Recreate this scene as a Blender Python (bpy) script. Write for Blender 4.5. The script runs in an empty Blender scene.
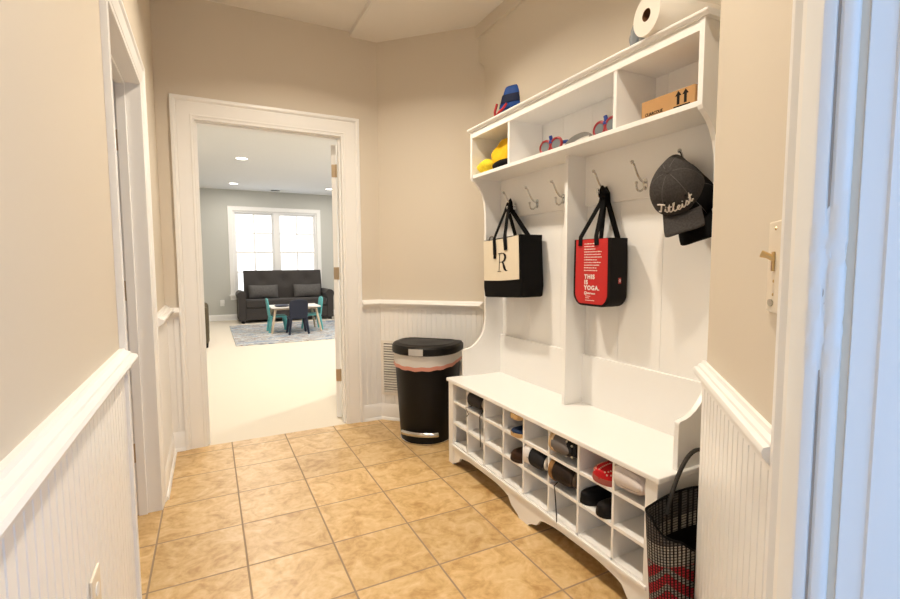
import bpy, math, random
from math import sin, cos, pi, radians
from mathutils import Vector as V, Matrix
random.seed(7)
sc = bpy.context.scene
COL = sc.collection

# ------------------------------------------------------------------ helpers
class MB:
    """collects geometry, then links it as one mesh object"""
    def __init__(s): s.v = []; s.f = []
    def add(s, vs, fs):
        n = len(s.v); s.v += [tuple(v) for v in vs]; s.f += [tuple(i + n for i in f) for f in fs]; return s
    def box(s, x0, x1, y0, y1, z0, z1, M=None):
        vs = [V((x, y, z)) for z in (z0, z1) for y in (y0, y1) for x in (x0, x1)]
        if M is not None: vs = [M @ v for v in vs]
        return s.add(vs, [(0, 2, 3, 1), (4, 5, 7, 6), (0, 1, 5, 4), (2, 6, 7, 3), (0, 4, 6, 2), (1, 3, 7, 5)])
    def prism(s, poly, f0, f1):
        """poly of 2d points; f0,f1 map a 2d point to the 3d caps"""
        n = len(poly)
        vs = [f0(*p) for p in poly] + [f1(*p) for p in poly]
        fs = [tuple(range(n - 1, -1, -1)), tuple(range(n, 2 * n))]
        fs += [(i, (i + 1) % n, (i + 1) % n + n, i + n) for i in range(n)]
        return s.add(vs, fs)
    def loft(s, rings, close=True, caps=True):
        n = len(rings[0]); vs = [p for r in rings for p in r]; fs = []
        for k in range(len(rings) - 1):
            for i in range(n if close else n - 1):
                j = (i + 1) % n
                fs.append((k * n + i, k * n + j, (k + 1) * n + j, (k + 1) * n + i))
        if caps and close:
            fs.append(tuple(range(n - 1, -1, -1))); fs.append(tuple((len(rings) - 1) * n + i for i in range(n)))
        return s.add(vs, fs)
    def tube(s, pts, r, n=8, closed=False, flat=None, up=None):
        """flat=(a,b) gives an elliptical section; up = fixed normal hint"""
        pts = [V(p) for p in pts]; rings = []; prev = None
        for i, p in enumerate(pts):
            a = pts[max(i - 1, 0)] if not closed else pts[i - 1]
            b = pts[min(i + 1, len(pts) - 1)] if not closed else pts[(i + 1) % len(pts)]
            t = (b - a).normalized()
            if prev is None:
                h = V(up) if up else (V((0, 0, 1)) if abs(t.z) < .9 else V((1, 0, 0)))
            else: h = prev
            u = (h - t * h.dot(t))
            if u.length < 1e-6: u = t.orthogonal()
            u.normalize(); w = t.cross(u); prev = u
            rr = r[i] if isinstance(r, (list, tuple)) else r
            ra, rb = (rr, rr) if flat is None else flat
            rings.append([p + u * (ra * cos(2 * pi * k / n)) + w * (rb * sin(2 * pi * k / n)) for k in range(n)])
        if closed: rings.append(rings[0])
        return s.loft(rings, caps=not closed)
    def lathe(s, prof, n=24, M=None):
        rings = [[V((r * cos(2 * pi * k / n), r * sin(2 * pi * k / n), z)) for k in range(n)] for r, z in prof]
        if M is not None: rings = [[M @ v for v in r] for r in rings]
        return s.loft(rings)
    def ball(s, c, r, n=10, sc3=(1, 1, 1)):
        c = V(c); rings = []
        for i in range(1, n):
            t = pi * i / n
            rings.append([c + V((r * sc3[0] * sin(t) * cos(2 * pi * k / (n + 4)), r * sc3[1] * sin(t) * sin(2 * pi * k / (n + 4)), r * sc3[2] * cos(t))) for k in range(n + 4)])
        return s.loft(rings)
    def grid(s, fn, nu, nv):
        vs = [fn(i / nu, j / nv) for i in range(nu + 1) for j in range(nv + 1)]
        fs = [(i * (nv + 1) + j, (i + 1) * (nv + 1) + j, (i + 1) * (nv + 1) + j + 1, i * (nv + 1) + j + 1) for i in range(nu) for j in range(nv)]
        return s.add(vs, fs)
    def build(s, name, mat, parent=None, smooth=None, bevel=0, solid=0, subsurf=0, label=None, fix=True):
        me = bpy.data.meshes.new(name); me.from_pydata(s.v, [], s.f); me.update()
        if fix:
            import bmesh
            bm = bmesh.new(); bm.from_mesh(me); bmesh.ops.recalc_face_normals(bm, faces=bm.faces); bm.to_mesh(me); bm.free()
        if smooth is not None:
            me.shade_smooth()
            if smooth < 179: me.set_sharp_from_angle(angle=radians(smooth))
        me.materials.append(mat)
        o = bpy.data.objects.new(name, me); COL.objects.link(o)
        if parent: o.parent = parent
        if solid:
            m = o.modifiers.new('solid', 'SOLIDIFY'); m.thickness = solid; m.offset = 0
        if subsurf:
            m = o.modifiers.new('sub', 'SUBSURF'); m.levels = subsurf; m.render_levels = subsurf
        if bevel:
            m = o.modifiers.new('bev', 'BEVEL'); m.width = bevel; m.segments = 2; m.limit_method = 'ANGLE'; m.angle_limit = radians(40)
        if label: o['label'] = label
        return o

def tag(o, label, cat, group=None, kind=None):
    o['label'] = label; o['category'] = cat
    if group: o['group'] = group
    if kind: o['kind'] = kind
    return o

def thing(name, loc, label, cat, group=None, M=None, rz=0):
    o = bpy.data.objects.new(name, None); COL.objects.link(o); o.empty_display_size = .05
    if M is not None:
        o.matrix_world = Matrix.Translation(V(loc)) @ M.to_4x4()
    else:
        o.location = loc; o.rotation_euler = (0, 0, rz)
    return tag(o, label, cat, group)

def struct(mb, name, mat, parent=None, **k):
    o = mb.build(name, mat, parent, **k)
    if parent is None: o['kind'] = 'structure'
    return o

def copy_tree(o, parent=None):
    c = o.copy(); COL.objects.link(c)
    if parent: c.parent = parent
    for ch in list(o.children): copy_tree(ch, c)
    return c

def text_mb(txt, size, fn, depth=.0006, align='LEFT', shear=0, spacing=1.0, off=0):
    """lettering as a mesh; fn maps (u, v, w) to a 3d point"""
    cu = bpy.data.curves.new('lettering', 'FONT'); cu.body = txt; cu.size = size; cu.align_x = align
    cu.extrude = depth; cu.shear = shear; cu.space_character = spacing; cu.offset = off
    o = bpy.data.objects.new('lettering', cu); COL.objects.link(o)
    dg = bpy.context.evaluated_depsgraph_get(); me = bpy.data.meshes.new_from_object(o.evaluated_get(dg))
    mb = MB(); mb.add([fn(*v.co) for v in me.vertices], [tuple(p.vertices) for p in me.polygons])
    bpy.data.objects.remove(o); bpy.data.curves.remove(cu); bpy.data.meshes.remove(me)
    return mb

def srgb(r, g, b):
    f = lambda c: (c / 255 / 12.92) if c / 255 <= .04045 else ((c / 255 + .055) / 1.055) ** 2.4
    return (f(r), f(g), f(b), 1)

# ------------------------------------------------------------------ materials
def mat(name, col, rough=.5, metal=0, noise=0, nscale=30, bump=0, bscale=120, spec=None, sheen=0, coat=0):
    if spec is None: spec = .12 if rough >= .6 else .5
    m = bpy.data.materials.new(name); m.use_nodes = True
    nt = m.node_tree; N = nt.nodes; L = nt.links; b = N['Principled BSDF']
    c = col if len(col) == 4 else (*col, 1)
    b.inputs['Base Color'].default_value = c; b.inputs['Roughness'].default_value = rough
    b.inputs['Metallic'].default_value = metal; b.inputs['Specular IOR Level'].default_value = spec
    if sheen: b.inputs['Sheen Weight'].default_value = sheen
    if coat: b.inputs['Coat Weight'].default_value = coat
    tc = N.new('ShaderNodeTexCoord')
    if noise:
        n = N.new('ShaderNodeTexNoise'); n.inputs['Scale'].default_value = nscale; n.inputs['Detail'].default_value = 4
        L.new(tc.outputs['Object'], n.inputs['Vector'])
        mx = N.new('ShaderNodeMix'); mx.data_type = 'RGBA'
        mx.inputs['A'].default_value = tuple(x * (1 - noise) for x in c[:3]) + (1,)
        mx.inputs['B'].default_value = tuple(min(1, x * (1 + noise)) for x in c[:3]) + (1,)
        L.new(n.outputs['Fac'], mx.inputs['Factor']); L.new(mx.outputs['Result'], b.inputs['Base Color'])
    if bump:
        n2 = N.new('ShaderNodeTexNoise'); n2.inputs['Scale'].default_value = bscale; n2.inputs['Detail'].default_value = 3
        L.new(tc.outputs['Object'], n2.inputs['Vector'])
        bp = N.new('ShaderNodeBump'); bp.inputs['Strength'].default_value = bump; bp.inputs['Distance'].default_value = .002
        L.new(n2.outputs['Fac'], bp.inputs['Height']); L.new(bp.outputs['Normal'], b.inputs['Normal'])
    return m

def emit(name, col, s):
    m = bpy.data.materials.new(name); m.use_nodes = True; nt = m.node_tree; nt.nodes.clear()
    e = nt.nodes.new('ShaderNodeEmission'); e.inputs[0].default_value = (*col, 1); e.inputs[1].default_value = s
    o = nt.nodes.new('ShaderNodeOutputMaterial'); nt.links.new(e.outputs[0], o.inputs[0]); return m

PAINT = mat('beige_paint', (.675, .608, .51), .75, bump=.05, bscale=220)
CEIL = mat('ceiling_paint', (.80, .76, .70), .85, bump=.08, bscale=200)
TRIM = mat('white_trim', (.87, .862, .845), .32)
WHITE = mat('white_laminate', (.87, .86, .84), .3)
GREYP = mat('greige_paint', (.54, .54, .505), .8)
RCEIL = mat('room_ceiling_paint', (.86, .86, .85), .85)
JAMB = mat('glossy_white_jamb', (.82, .84, .86), .3, bump=.12, bscale=40)
GAP = mat('groove_shadow', (.42, .37, .33), .7, noise=.25, nscale=25)
BLACK = mat('black_plastic', (.0075, .0062, .0055), .45, bump=.15, bscale=400, spec=.22)
CHROME = mat('chrome', (.6, .59, .57), .16, metal=1)
BRASS = mat('brass', (.62, .45, .22), .3, metal=1)
NICKEL = mat('satin_brass_hinge', (.60, .47, .32), .38, metal=1)
BFAB = mat('black_canvas', (.005, .0045, .0045), .8, noise=.3, nscale=200, bump=.4, bscale=700)
CREAM = mat('cream_canvas', (.74, .66, .52), .85, noise=.06, nscale=300, bump=.4, bscale=700)
RED = mat('red_bag_print', (.52, .012, .012), .5, noise=.08, nscale=12, bump=.15, bscale=60)
DGREY = mat('dark_bag_fabric', (.0095, .008, .0075), .65, bump=.3, bscale=500)
WTXT = mat('white_print', (.82, .78, .74), .7)
KTXT = mat('black_print', (.015, .012, .01), .7)
CAPG = mat('charcoal_twill', (.052, .047, .045), .9, noise=.55, nscale=150, bump=.5, bscale=400)
CARD = mat('cardboard', (.47, .27, .12), .8, noise=.12, nscale=14, bump=.1, bscale=90)
PAPER = mat('paper_towel', (.84, .79, .71), .95, bump=.3, bscale=260)
TUBE = mat('cardboard_core', (.16, .08, .04), .9)
GLOVE = mat('liner_plastic', (.62, .60, .57), .4)
PINK = mat('liner_drawstring', (.62, .27, .2), .45)
BLUE = mat('blue_fabric', (.010, .045, .19), .6, noise=.25, nscale=30)
NAVYD = mat('dark_navy', (.006, .01, .035), .6)
REDF = mat('red_fabric', (.45, .018, .02), .55)
YEL = mat('yellow_plush', (.72, .43, .02), .9, noise=.18, nscale=40, bump=.6, bscale=180)
YEL2 = mat('yellow_knit', (.78, .56, .04), .9, noise=.4, nscale=160, bump=.8, bscale=300)
RUBR = mat('red_rubber', (.30, .014, .02), .4)
RUBB = mat('blue_rubber', (.015, .05, .26), .4)
LENS = mat('grey_lens', (.18, .2, .21), .15)
SILV = mat('grey_band', (.28, .27, .25), .5)
TEAL = mat('teal_paint', (.11, .44, .46), .5)
NAVY = mat('navy_paint', (.006, .012, .035), .5)
WOOD = mat('pale_wood', (.62, .5, .36), .5, noise=.1, nscale=20)
SOFA = mat('charcoal_upholstery', (.058, .052, .049), .9, noise=.25, nscale=160, bump=.3, bscale=500, sheen=.1)
PILL = mat('grey_pillow_fabric', (.115, .108, .104), .9, noise=.35, nscale=40, bump=.3, bscale=500)
OLIVE = mat('brown_upholstery', (.11, .09, .06), .9, noise=.2, nscale=90)
PLATE = mat('ivory_plate', (.78, .70, .57), .35)
WPLATE = mat('white_plate', (.85, .85, .83), .35)
BLK = mat('black_hole', (.01, .01, .01), .6)
GRILLE = mat('grille_white', (.80, .76, .70), .4)
GLOW = emit('lamp_glow', (1, .93, .82), 9)
CLEARP = mat('clear_film', (.72, .74, .74), .2)
CLEARP.node_tree.nodes['Principled BSDF'].inputs['Transmission Weight'].default_value = .6
FILMB = mat('blue_film', (.02, .16, .38), .3)

def glass():
    m = bpy.data.materials.new('window_glass'); m.use_nodes = True; nt = m.node_tree; nt.nodes.clear()
    t = nt.nodes.new('ShaderNodeBsdfTransparent'); g = nt.nodes.new('ShaderNodeBsdfGlossy'); g.inputs['Roughness'].default_value = .02
    mx = nt.nodes.new('ShaderNodeMixShader'); mx.inputs[0].default_value = .05
    o = nt.nodes.new('ShaderNodeOutputMaterial'); L = nt.links
    L.new(t.outputs[0], mx.inputs[1]); L.new(g.outputs[0], mx.inputs[2]); L.new(mx.outputs[0], o.inputs[0]); return m
GLASS = glass()

TS, TX, TY = .33312, -1.1297, 1.9403
def tile_mat():
    m = bpy.data.materials.new('ceramic_tile'); m.use_nodes = True; nt = m.node_tree; N = nt.nodes; L = nt.links; b = N['Principled BSDF']
    g = N.new('ShaderNodeNewGeometry'); sx = N.new('ShaderNodeSeparateXYZ'); L.new(g.outputs['Position'], sx.inputs[0])
    def M(op, a, bb=None, c=None):
        n = N.new('ShaderNodeMath'); n.operation = op
        for i, x in enumerate((a, bb, c)):
            if x is None: continue
            if isinstance(x, (int, float)): n.inputs[i].default_value = x
            else: L.new(x, n.inputs[i])
        return n.outputs[0]
    u = M('DIVIDE', M('SUBTRACT', sx.outputs[0], TX), TS); v = M('DIVIDE', M('SUBTRACT', sx.outputs[1], TY), TS)
    du = M('ABSOLUTE', M('SUBTRACT', M('FRACT', u), .5)); dv = M('ABSOLUTE', M('SUBTRACT', M('FRACT', v), .5))
    d = M('MAXIMUM', du, dv)                      # .5 at the joint
    mr = N.new('ShaderNodeMapRange'); mr.interpolation_type = 'SMOOTHSTEP'
    mr.inputs['From Min'].default_value = .4865; mr.inputs['From Max'].default_value = .4925; L.new(d, mr.inputs['Value'])
    joint = mr.outputs['Result']
    cb = N.new('ShaderNodeCombineXYZ'); L.new(M('FLOOR', u), cb.inputs[0]); L.new(M('FLOOR', v), cb.inputs[1])
    wn = N.new('ShaderNodeTexWhiteNoise'); wn.noise_dimensions = '3D'; L.new(cb.outputs[0], wn.inputs['Vector'])
    off = N.new('ShaderNodeVectorMath'); off.operation = 'SCALE'; L.new(wn.outputs['Color'], off.inputs[0]); off.inputs['Scale'].default_value = 9
    ad = N.new('ShaderNodeVectorMath'); ad.operation = 'ADD'; L.new(g.outputs['Position'], ad.inputs[0]); L.new(off.outputs[0], ad.inputs[1])
    n1 = N.new('ShaderNodeTexNoise'); n1.inputs['Scale'].default_value = 10; n1.inputs['Detail'].default_value = 7; n1.inputs['Roughness'].default_value = .62; n1.inputs['Distortion'].default_value = 1.2
    L.new(ad.outputs[0], n1.inputs['Vector'])
    n2 = N.new('ShaderNodeTexNoise'); n2.inputs['Scale'].default_value = 45; n2.inputs['Detail'].default_value = 5
    L.new(ad.outputs[0], n2.inputs['Vector'])
    cr = N.new('ShaderNodeValToRGB'); e = cr.color_ramp.elements
    e[0].position = .34; e[0].color = (.43, .245, .085, 1); e[1].position = .66; e[1].color = (.72, .53, .29, 1)
    k = cr.color_ramp.elements.new(.5); k.color = (.61, .405, .18, 1)
    mixn = M('ADD', M('MULTIPLY', n1.outputs['Fac'], .75), M('MULTIPLY', n2.outputs['Fac'], .25)); L.new(mixn, cr.inputs[0])
    hs = N.new('ShaderNodeHueSaturation'); L.new(cr.outputs[0], hs.inputs['Color'])
    L.new(M('MULTIPLY_ADD', wn.outputs['Value'], .14, .93), hs.inputs['Value'])
    mx = N.new('ShaderNodeMix'); mx.data_type = 'RGBA'; L.new(joint, mx.inputs['Factor']); L.new(hs.outputs[0], mx.inputs['A']); mx.inputs['B'].default_value = (.33, .235, .15, 1)
    L.new(mx.outputs['Result'], b.inputs['Base Color'])
    L.new(M('MULTIPLY_ADD', joint, .45, .36), b.inputs['Roughness'])
    bp = N.new('ShaderNodeBump'); bp.inputs['Strength'].default_value = .5; bp.inputs['Distance'].default_value = .004
    L.new(M('SUBTRACT', M('MULTIPLY', mixn, .35), joint), bp.inputs['Height']); L.new(bp.outputs[0], b.inputs['Normal'])
    return m
TILE = tile_mat()
CARPET = mat('cream_carpet', (.74, .67, .565), .95, noise=.08, nscale=300, bump=.5, bscale=600)

def rug_mat():
    m = mat('rug_pile', (.5, .5, .5), .95); nt = m.node_tree; N = nt.nodes; L = nt.links; b = N['Principled BSDF']
    tc = N.new('ShaderNodeTexCoord'); mp = N.new('ShaderNodeMapping'); mp.inputs['Scale'].default_value = (1.1, 3.2, 1); L.new(tc.outputs['Object'], mp.inputs[0])
    n = N.new('ShaderNodeTexNoise'); n.inputs['Scale'].default_value = 2.4; n.inputs['Detail'].default_value = 6; n.inputs['Roughness'].default_value = .65; n.inputs['Distortion'].default_value = 1.5
    L.new(mp.outputs[0], n.inputs['Vector']); cr = N.new('ShaderNodeValToRGB'); e = cr.color_ramp.elements
    cols = [(.34, (.08, .11, .17)), (.43, (.26, .33, .42)), (.49, (.62, .62, .60)), (.55, (.24, .16, .11)), (.61, (.48, .54, .60)), (.70, (.72, .69, .62))]
    e[0].position, e[0].color = cols[0][0], (*cols[0][1], 1); e[1].position, e[1].color = cols[-1][0], (*cols[-1][1], 1)
    for p, c in cols[1:-1]:
        k = cr.color_ramp.elements.new(p); k.color = (*c, 1)
    L.new(n.outputs['Fac'], cr.inputs[0]); L.new(cr.outputs[0], b.inputs['Base Color']); return m
RUG = rug_mat()

def woven_mat(name, kind):
    m = mat(name, (.05, .05, .05), .85); nt = m.node_tree; N = nt.nodes; L = nt.links; b = N['Principled BSDF']
    at = N.new('ShaderNodeUVMap'); sx = N.new('ShaderNodeSeparateXYZ'); L.new(at.outputs[0], sx.inputs[0])
    def M(op, a, bb=None, c=None):
        n = N.new('ShaderNodeMath'); n.operation = op
        for i, x in enumerate((a, bb, c)):
            if x is None: continue
            if isinstance(x, (int, float)): n.inputs[i].default_value = x
            else: L.new(x, n.inputs[i])
        return n.outputs[0]
    row = M('MULTIPLY', M('FLOOR', sx.outputs[1]), 0)                       # u, v counted in weave cells
    uu = M('MULTIPLY_ADD', row, .5, sx.outputs[0])
    fu = M('ABSOLUTE', M('SUBTRACT', M('FRACT', uu), .5)); fv = M('ABSOLUTE', M('SUBTRACT', M('FRACT', sx.outputs[1]), .5))
    knot = M('SUBTRACT', 1, M('MULTIPLY', M('MAXIMUM', fu, fv), 2))
    on = M('LESS_THAN', fu, .30); on2 = M('MULTIPLY', on, M('LESS_THAN', fv, .36))
    cA = N.new('ShaderNodeMix'); cA.data_type = 'RGBA'
    cA.inputs['A'].default_value = (.012, .011, .011, 1)
    # colour of the pale knots by height: grey at the rim, tan below, red zigzags lowest
    cr = N.new('ShaderNodeValToRGB'); cr.color_ramp.interpolation = 'CONSTANT'; e = cr.color_ramp.elements
    e[0].position = 0; e[0].color = (.44, .03, .045, 1); e[1].position = .68; e[1].color = (.36, .33, .29, 1)
    k = cr.color_ramp.elements.new(.82); k.color = (.11, .10, .095, 1)
    hgt = M('DIVIDE', sx.outputs[1], 52.0)
    L.new(hgt, cr.inputs[0])
    # zigzag of red and grey
    zig = M('FRACT', M('MULTIPLY_ADD', M('ABSOLUTE', M('SUBTRACT', M('FRACT', M('DIVIDE', sx.outputs[0], 14)), .5)), 2.4, M('DIVIDE', sx.outputs[1], 6)))
    isg = M('MULTIPLY', M('GREATER_THAN', zig, .62), M('LESS_THAN', hgt, .68))
    c2 = N.new('ShaderNodeMix'); c2.data_type = 'RGBA'; L.new(isg, c2.inputs['Factor']); L.new(cr.outputs[0], c2.inputs['A']); c2.inputs['B'].default_value = (.30, .27, .24, 1)
    L.new(on2, cA.inputs['Factor']); L.new(c2.outputs['Result'], cA.inputs['B']); L.new(cA.outputs['Result'], b.inputs['Base Color'])
    bp = N.new('ShaderNodeBump'); bp.inputs['Strength'].default_value = .8; bp.inputs['Distance'].default_value = .004; L.new(knot, bp.inputs['Height']); L.new(bp.outputs[0], b.inputs['Normal'])
    return m
WOVEN = woven_mat('woven_straw', 0)

# ------------------------------------------------------------------ room frames
XL, YB, XR, ZC, ZC2, ZROOM = -1.47, 2.385, .47, 2.78, 2.75, 2.68
R2 = math.sqrt(.5)
class Frame:
    def __init__(s, p, dv, nv): s.p = V((p[0], p[1], 0)); s.d = V((dv[0], dv[1], 0)); s.n = V((nv[0], nv[1], 0))
    def __call__(s, a, b, z): return s.p + s.d * a + s.n * b + V((0, 0, z))
    def M(s, a=0, b=0, z=0):
        m = Matrix.Identity(4); m.col[0][:3] = s.d; m.col[1][:3] = s.n; m.col[2][:3] = (0, 0, 1); m.col[3][:3] = s(a, b, z); return m
    def box(s, mb, a0, a1, b0, b1, z0, z1): return mb.box(a0, a1, b0, b1, z0, z1, s.M())
PE = V((-.0275, -.1725, 0))                               # outer corner beside the hall tree
FL = Frame((XL, -1.615), (0, 1), (1, 0))
FB = Frame((XL, YB), (1, 0), (0, -1))
FC = Frame((-.091, YB), (R2, -R2), (-R2, -R2))
FR = Frame((XR, 1.824), (0, -1), (-1, 0))
FE = Frame(PE, (-R2, -R2), (-R2, R2))
T = .12                                                    # wall thickness

def wall(name, F, a1, h, m, openings=(), a0=0, th=T, zb=-.02):
    mb = MB(); cur = a0
    for (o0, o1, z0, z1) in openings:
        F.box(mb, cur, o0, -th, 0, zb, h)
        F.box(mb, o0, o1, -th, 0, z1, h)
        if z0 > 0: F.box(mb, o0, o1, -th, 0, zb, z0)
        cur = o1
    F.box(mb, cur, a1, -th, 0, zb, h)
    return struct(mb, name, m)

def extrude_profile(mb, F, prof, a0, a1, m0=0, m1=0):
    """prof: (b, z) points; m0/m1 mitre slopes (shift of a per unit of b)"""
    r0 = [F(a0 + m0 * b, b, z) for b, z in prof]; r1 = [F(a1 + m1 * b, b, z) for b, z in prof]
    mb.loft([r0, r1]); return mb

RAIL0 = [(0, .838), (.014, .838), (.016, .848), (.024, .856), (.034, .862), (.044, .870), (.047, .879), (.043, .886), (.030, .889), (.028, .894), (.016, .898), (.012, .905), (0, .905)]
RAIL = RAIL0; RAILE = [(b * .64, z) for b, z in RAIL0]; RAILL = [(b, z + .018) for b, z in RAIL0]
BASE = [(0, 0), (.028, 0), (.028, .008), (.022, .018), (.017, .02), (.017, .098), (.013, .108), (.010, .118), (0, .122)]

def beadboard(mb, F, a0, a1, z0=.09, z1=.845, sp=.037, t=.008):
    n = max(1, int((a1 - a0) / sp)); pts = [(a0, t)]
    for i in range(1, n + 1):
        a = a0 + i * sp - .004
        if a + .008 > a1: break
        pts += [(a - .0035, t), (a - .002, t - .0025), (a, t + .0005), (a + .002, t - .0025), (a + .0035, t)]
    pts.append((a1, t))
    r = [[F(a, b, z) for a, b in pts] + [F(a1, 0, z), F(a0, 0, z)] for z in (z0, z1)]
    mb.loft(r); return mb

CASP0 = [(0, 0), (0, .010), (.004, .014), (.012, .0145), (.016, .011), (.022, .013), (.06, .017), (.098, .0195), (.104, .016), (.110, .022), (.118, .028), (.134, .029), (.140, .026), (.140, 0)]
def casp(w, t=.66): return [(u * w / .14, b * t) for u, b in CASP0]
CW, CWB = .085, .115
def casing(mb, F, a0, a1, zt, prof, legs=(True, True)):
    path = [lambda u, b: F(a0 - u, b, 0), lambda u, b: F(a0 - u, b, zt + u), lambda u, b: F(a1 + u, b, zt + u), lambda u, b: F(a1 + u, b, 0)]
    if not legs[0]: path = path[1:]
    if not legs[1]: path = path[:-1]
    mb.loft([[fn(u, b) for u, b in prof] for fn in path]); return mb

# ---- floors and ceilings
struct(MB().prism([(-2.4, -1.75), (-2.4, YB), (.75, YB), (.75, -.2), (-.02, -.3), (-1.4, -1.75)], lambda x, y: V((x, y, -.05)), lambda x, y: V((x, y, 0))), 'floor', TILE)
struct(MB().box(-2.9, 3.4, YB, 9.95, -.05, 0), 'floor.001', CARPET)
struct(MB().box(-2.6, -.285, -1.75, YB + .1, ZC, ZC + .1), 'ceiling', CEIL)
struct(MB().prism([(-.285, ZC2), (-.27, ZC2 - .004), (.8, ZC2 - .004), (.8, ZC + .1), (-.285, ZC + .1)], lambda x, z: V((x, -1.75, z)), lambda x, z: V((x, YB + .1, z))), 'ceiling.001', CEIL)
struct(MB().box(-2.9, 3.4, YB + T, 9.95, ZROOM, ZROOM + .1), 'ceiling.002', RCEIL)

# ---- hall walls
LO0, LO1, LZ = .80 + 1.615, 1.60 + 1.615, 1.995               # left doorway
BO0, BO1, BZ = -1.280 - XL, -.351 - XL, 2.075                  # back doorway
EO0, EO1, EZ = .670, 1.60, 2.06                               # entry doorway (in the entry wall frame)
wall('wall_left', FL, YB + 1.615, ZC, PAINT, [(LO0, LO1, 0, LZ)], a0=-.12)
wall('wall_back', FB, .46 - XL, ZC, PAINT, [(BO0, BO1, 0, BZ)])
wall('wall_corner', FC, .80, ZC, PAINT)
wall('wall_right', FR, 2.2, ZC, PAINT, a0=-.02)
wall('wall_entry', FE, 2.04, ZC, PAINT, [(EO0, EO1, 0, EZ)], th=.15)
struct(MB().box(-.0275, XR, -.29, -.1725, -.02, ZC), 'wall_return', PAINT)
# stair bulkhead and beam high on the right wall
struct(MB().prism([(1.86, 2.522), (1.86, 2.70), (-.17, 2.70), (-.17, .78 + .18)], lambda y, z: V((XR - .028, y, z)), lambda y, z: V((XR, y, z))), 'trim_1', PAINT)
struct(MB().box(XR - .046, XR, -.17, 1.9, 2.662, ZC), 'trim_2', PAINT)

# ---- trim of the hall
def trim(n, mb, **k): return struct(mb, 'trim_%d' % n, TRIM, **k)
mb = MB(); extrude_profile(mb, FL, RAILL, -.02, LO0 - CW); trim(3, mb, smooth=35)
mb = MB(); extrude_profile(mb, FL, RAILL, LO1 + CW, 4.0, 0, -1); trim(4, mb, smooth=35)
mb = MB(); extrude_profile(mb, FB, RAIL, 0, BO0 - CWB, 1, 0); trim(5, mb, smooth=35)
k45 = math.tan(radians(22.5))
mb = MB(); extrude_profile(mb, FB, RAIL, BO1 + CWB, 1.379, 0, -k45); trim(6, mb, smooth=35)
mb = MB(); extrude_profile(mb, FC, RAIL, 0, .793, k45, -k45); trim(7, mb, smooth=35)
mb = MB(); extrude_profile(mb, FE, RAILE, -.02, EO0 - CW); trim(8, mb, smooth=35)
for i, (F, a0, a1) in enumerate([(FL, -.02, LO0 - CW + .004), (FL, LO1 + CW - .004, 3.992), (FB, .008, BO0 - CWB + .004), (FB, BO1 + CWB - .004, 1.379 - .004), (FC, .004, .79), (FE, -.004, EO0 - CW + .004)]):
    trim(9 + i, beadboard(MB(), F, a0, a1, z1=.86 if F is FL else .842))
for nm, F, a0, a1, m0, m1 in [('baseboard_left', FL, -.02, LO0 - CW, 0, 0), ('baseboard_left.001', FL, LO1 + CW, 4.0, 0, -1), ('baseboard_back', FB, 0, BO0 - CWB, 1, 0),
                              ('baseboard_back.001', FB, BO1 + CWB, 1.379, 0, -k45), ('baseboard_corner', FC, 0, .793, k45, -k45), ('baseboard_entry', FE, -.012, EO0 - CW, 0, 0), ('baseboard_right', FR, 0, 2.0, k45, 0)]:
    struct(extrude_profile(MB(), F, BASE, a0, a1, m0, m1), nm, TRIM, smooth=35)
trim(15, casing(MB(), FL, LO0, LO1, LZ, casp(CW)), smooth=30)
trim(16, casing(MB(), FB, BO0, BO1, BZ, casp(CWB, .8)), smooth=30)
trim(17, casing(MB(), FE, EO0, EO1, EZ, casp(CW)), smooth=30)
# door linings
def lining(n, F, o0, o1, zt, b0, b1, t=.02, stop=(.06, .095), m=TRIM):
    mb = MB()
    F.box(mb, o0 - .004, o0 + t - .004, b0, b1, 0, zt); F.box(mb, o1 - t + .004, o1 + .004, b0, b1, 0, zt); F.box(mb, o0 + t - .004, o1 - t + .004, b0, b1, zt - t, zt)
    s0, s1 = b1 - stop[1], b1 - stop[0]; q = t + .008
    F.box(mb, o0 + t - .004, o0 + q, s0, s1, 0, zt - t); F.box(mb, o1 - q, o1 - t + .004, s0, s1, 0, zt - t); F.box(mb, o0 + q, o1 - q, s0, s1, zt - q - .004, zt - t)
    return struct(mb, 'trim_%d' % n, m, bevel=.0012)
lining(18, FL, LO0, LO1, LZ, -T, .008)
lining(19, FB, BO0, BO1, BZ, -T, .008, t=.016, stop=(.035, .075))

# exterior jamb of the entry door, lit by the daylight outside; nicked white gloss paint
def jamb(n, a_face, sgn):
    # profile across the jamb: (depth from hall face, offset into the opening)
    mb = MB()
    prof = [(.012, 0), (.010, .004), (.004, .006), (-.003, .006), (-.006, .0015), (-.009, .0015), (-.011, .006), (-.018, .0085), (-.026, .007), (-.031, .001)]
    prof += [(-.032, -.006), (-.040, -.006), (-.041, .002), (-.0685, .002), (-.070, .006), (-.16, .006), (-.16, -.05), (.012, -.05)]
    zs = [0, .3, .6, .9, .95] + [1.0 + i * .012 for i in range(24)] + [1.33, 1.6, 2.06]
    rings = []
    for z in zs:
        r = []
        for i, (b, o) in enumerate(prof):
            dd = 0; db = 0
            if 1.0 < z < 1.27 and 1 <= i <= 9:
                rg = random.Random(int(z * 1000) * 31 + i)
                amp = math.exp(-((z - 1.19) / .028) ** 2) + .7 * math.exp(-((z - 1.08) / .03) ** 2) + .12
                dd = rg.uniform(-.0022, .0012) * amp; db = rg.uniform(-.0016, .0016) * amp
                if i in (4, 5): dd += .0045 * min(1, amp)
            r.append(F_E(a_face + sgn * (-(o + dd)), b + db, z))
        rings.append(r)
    mb.loft(rings)
    return struct(mb, 'trim_%d' % n, JAMB, smooth=40)
F_E = FE
AJ = EO0
def jamb_far():
    return jamb(20, AJ, -1)
jamb_far()
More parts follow.
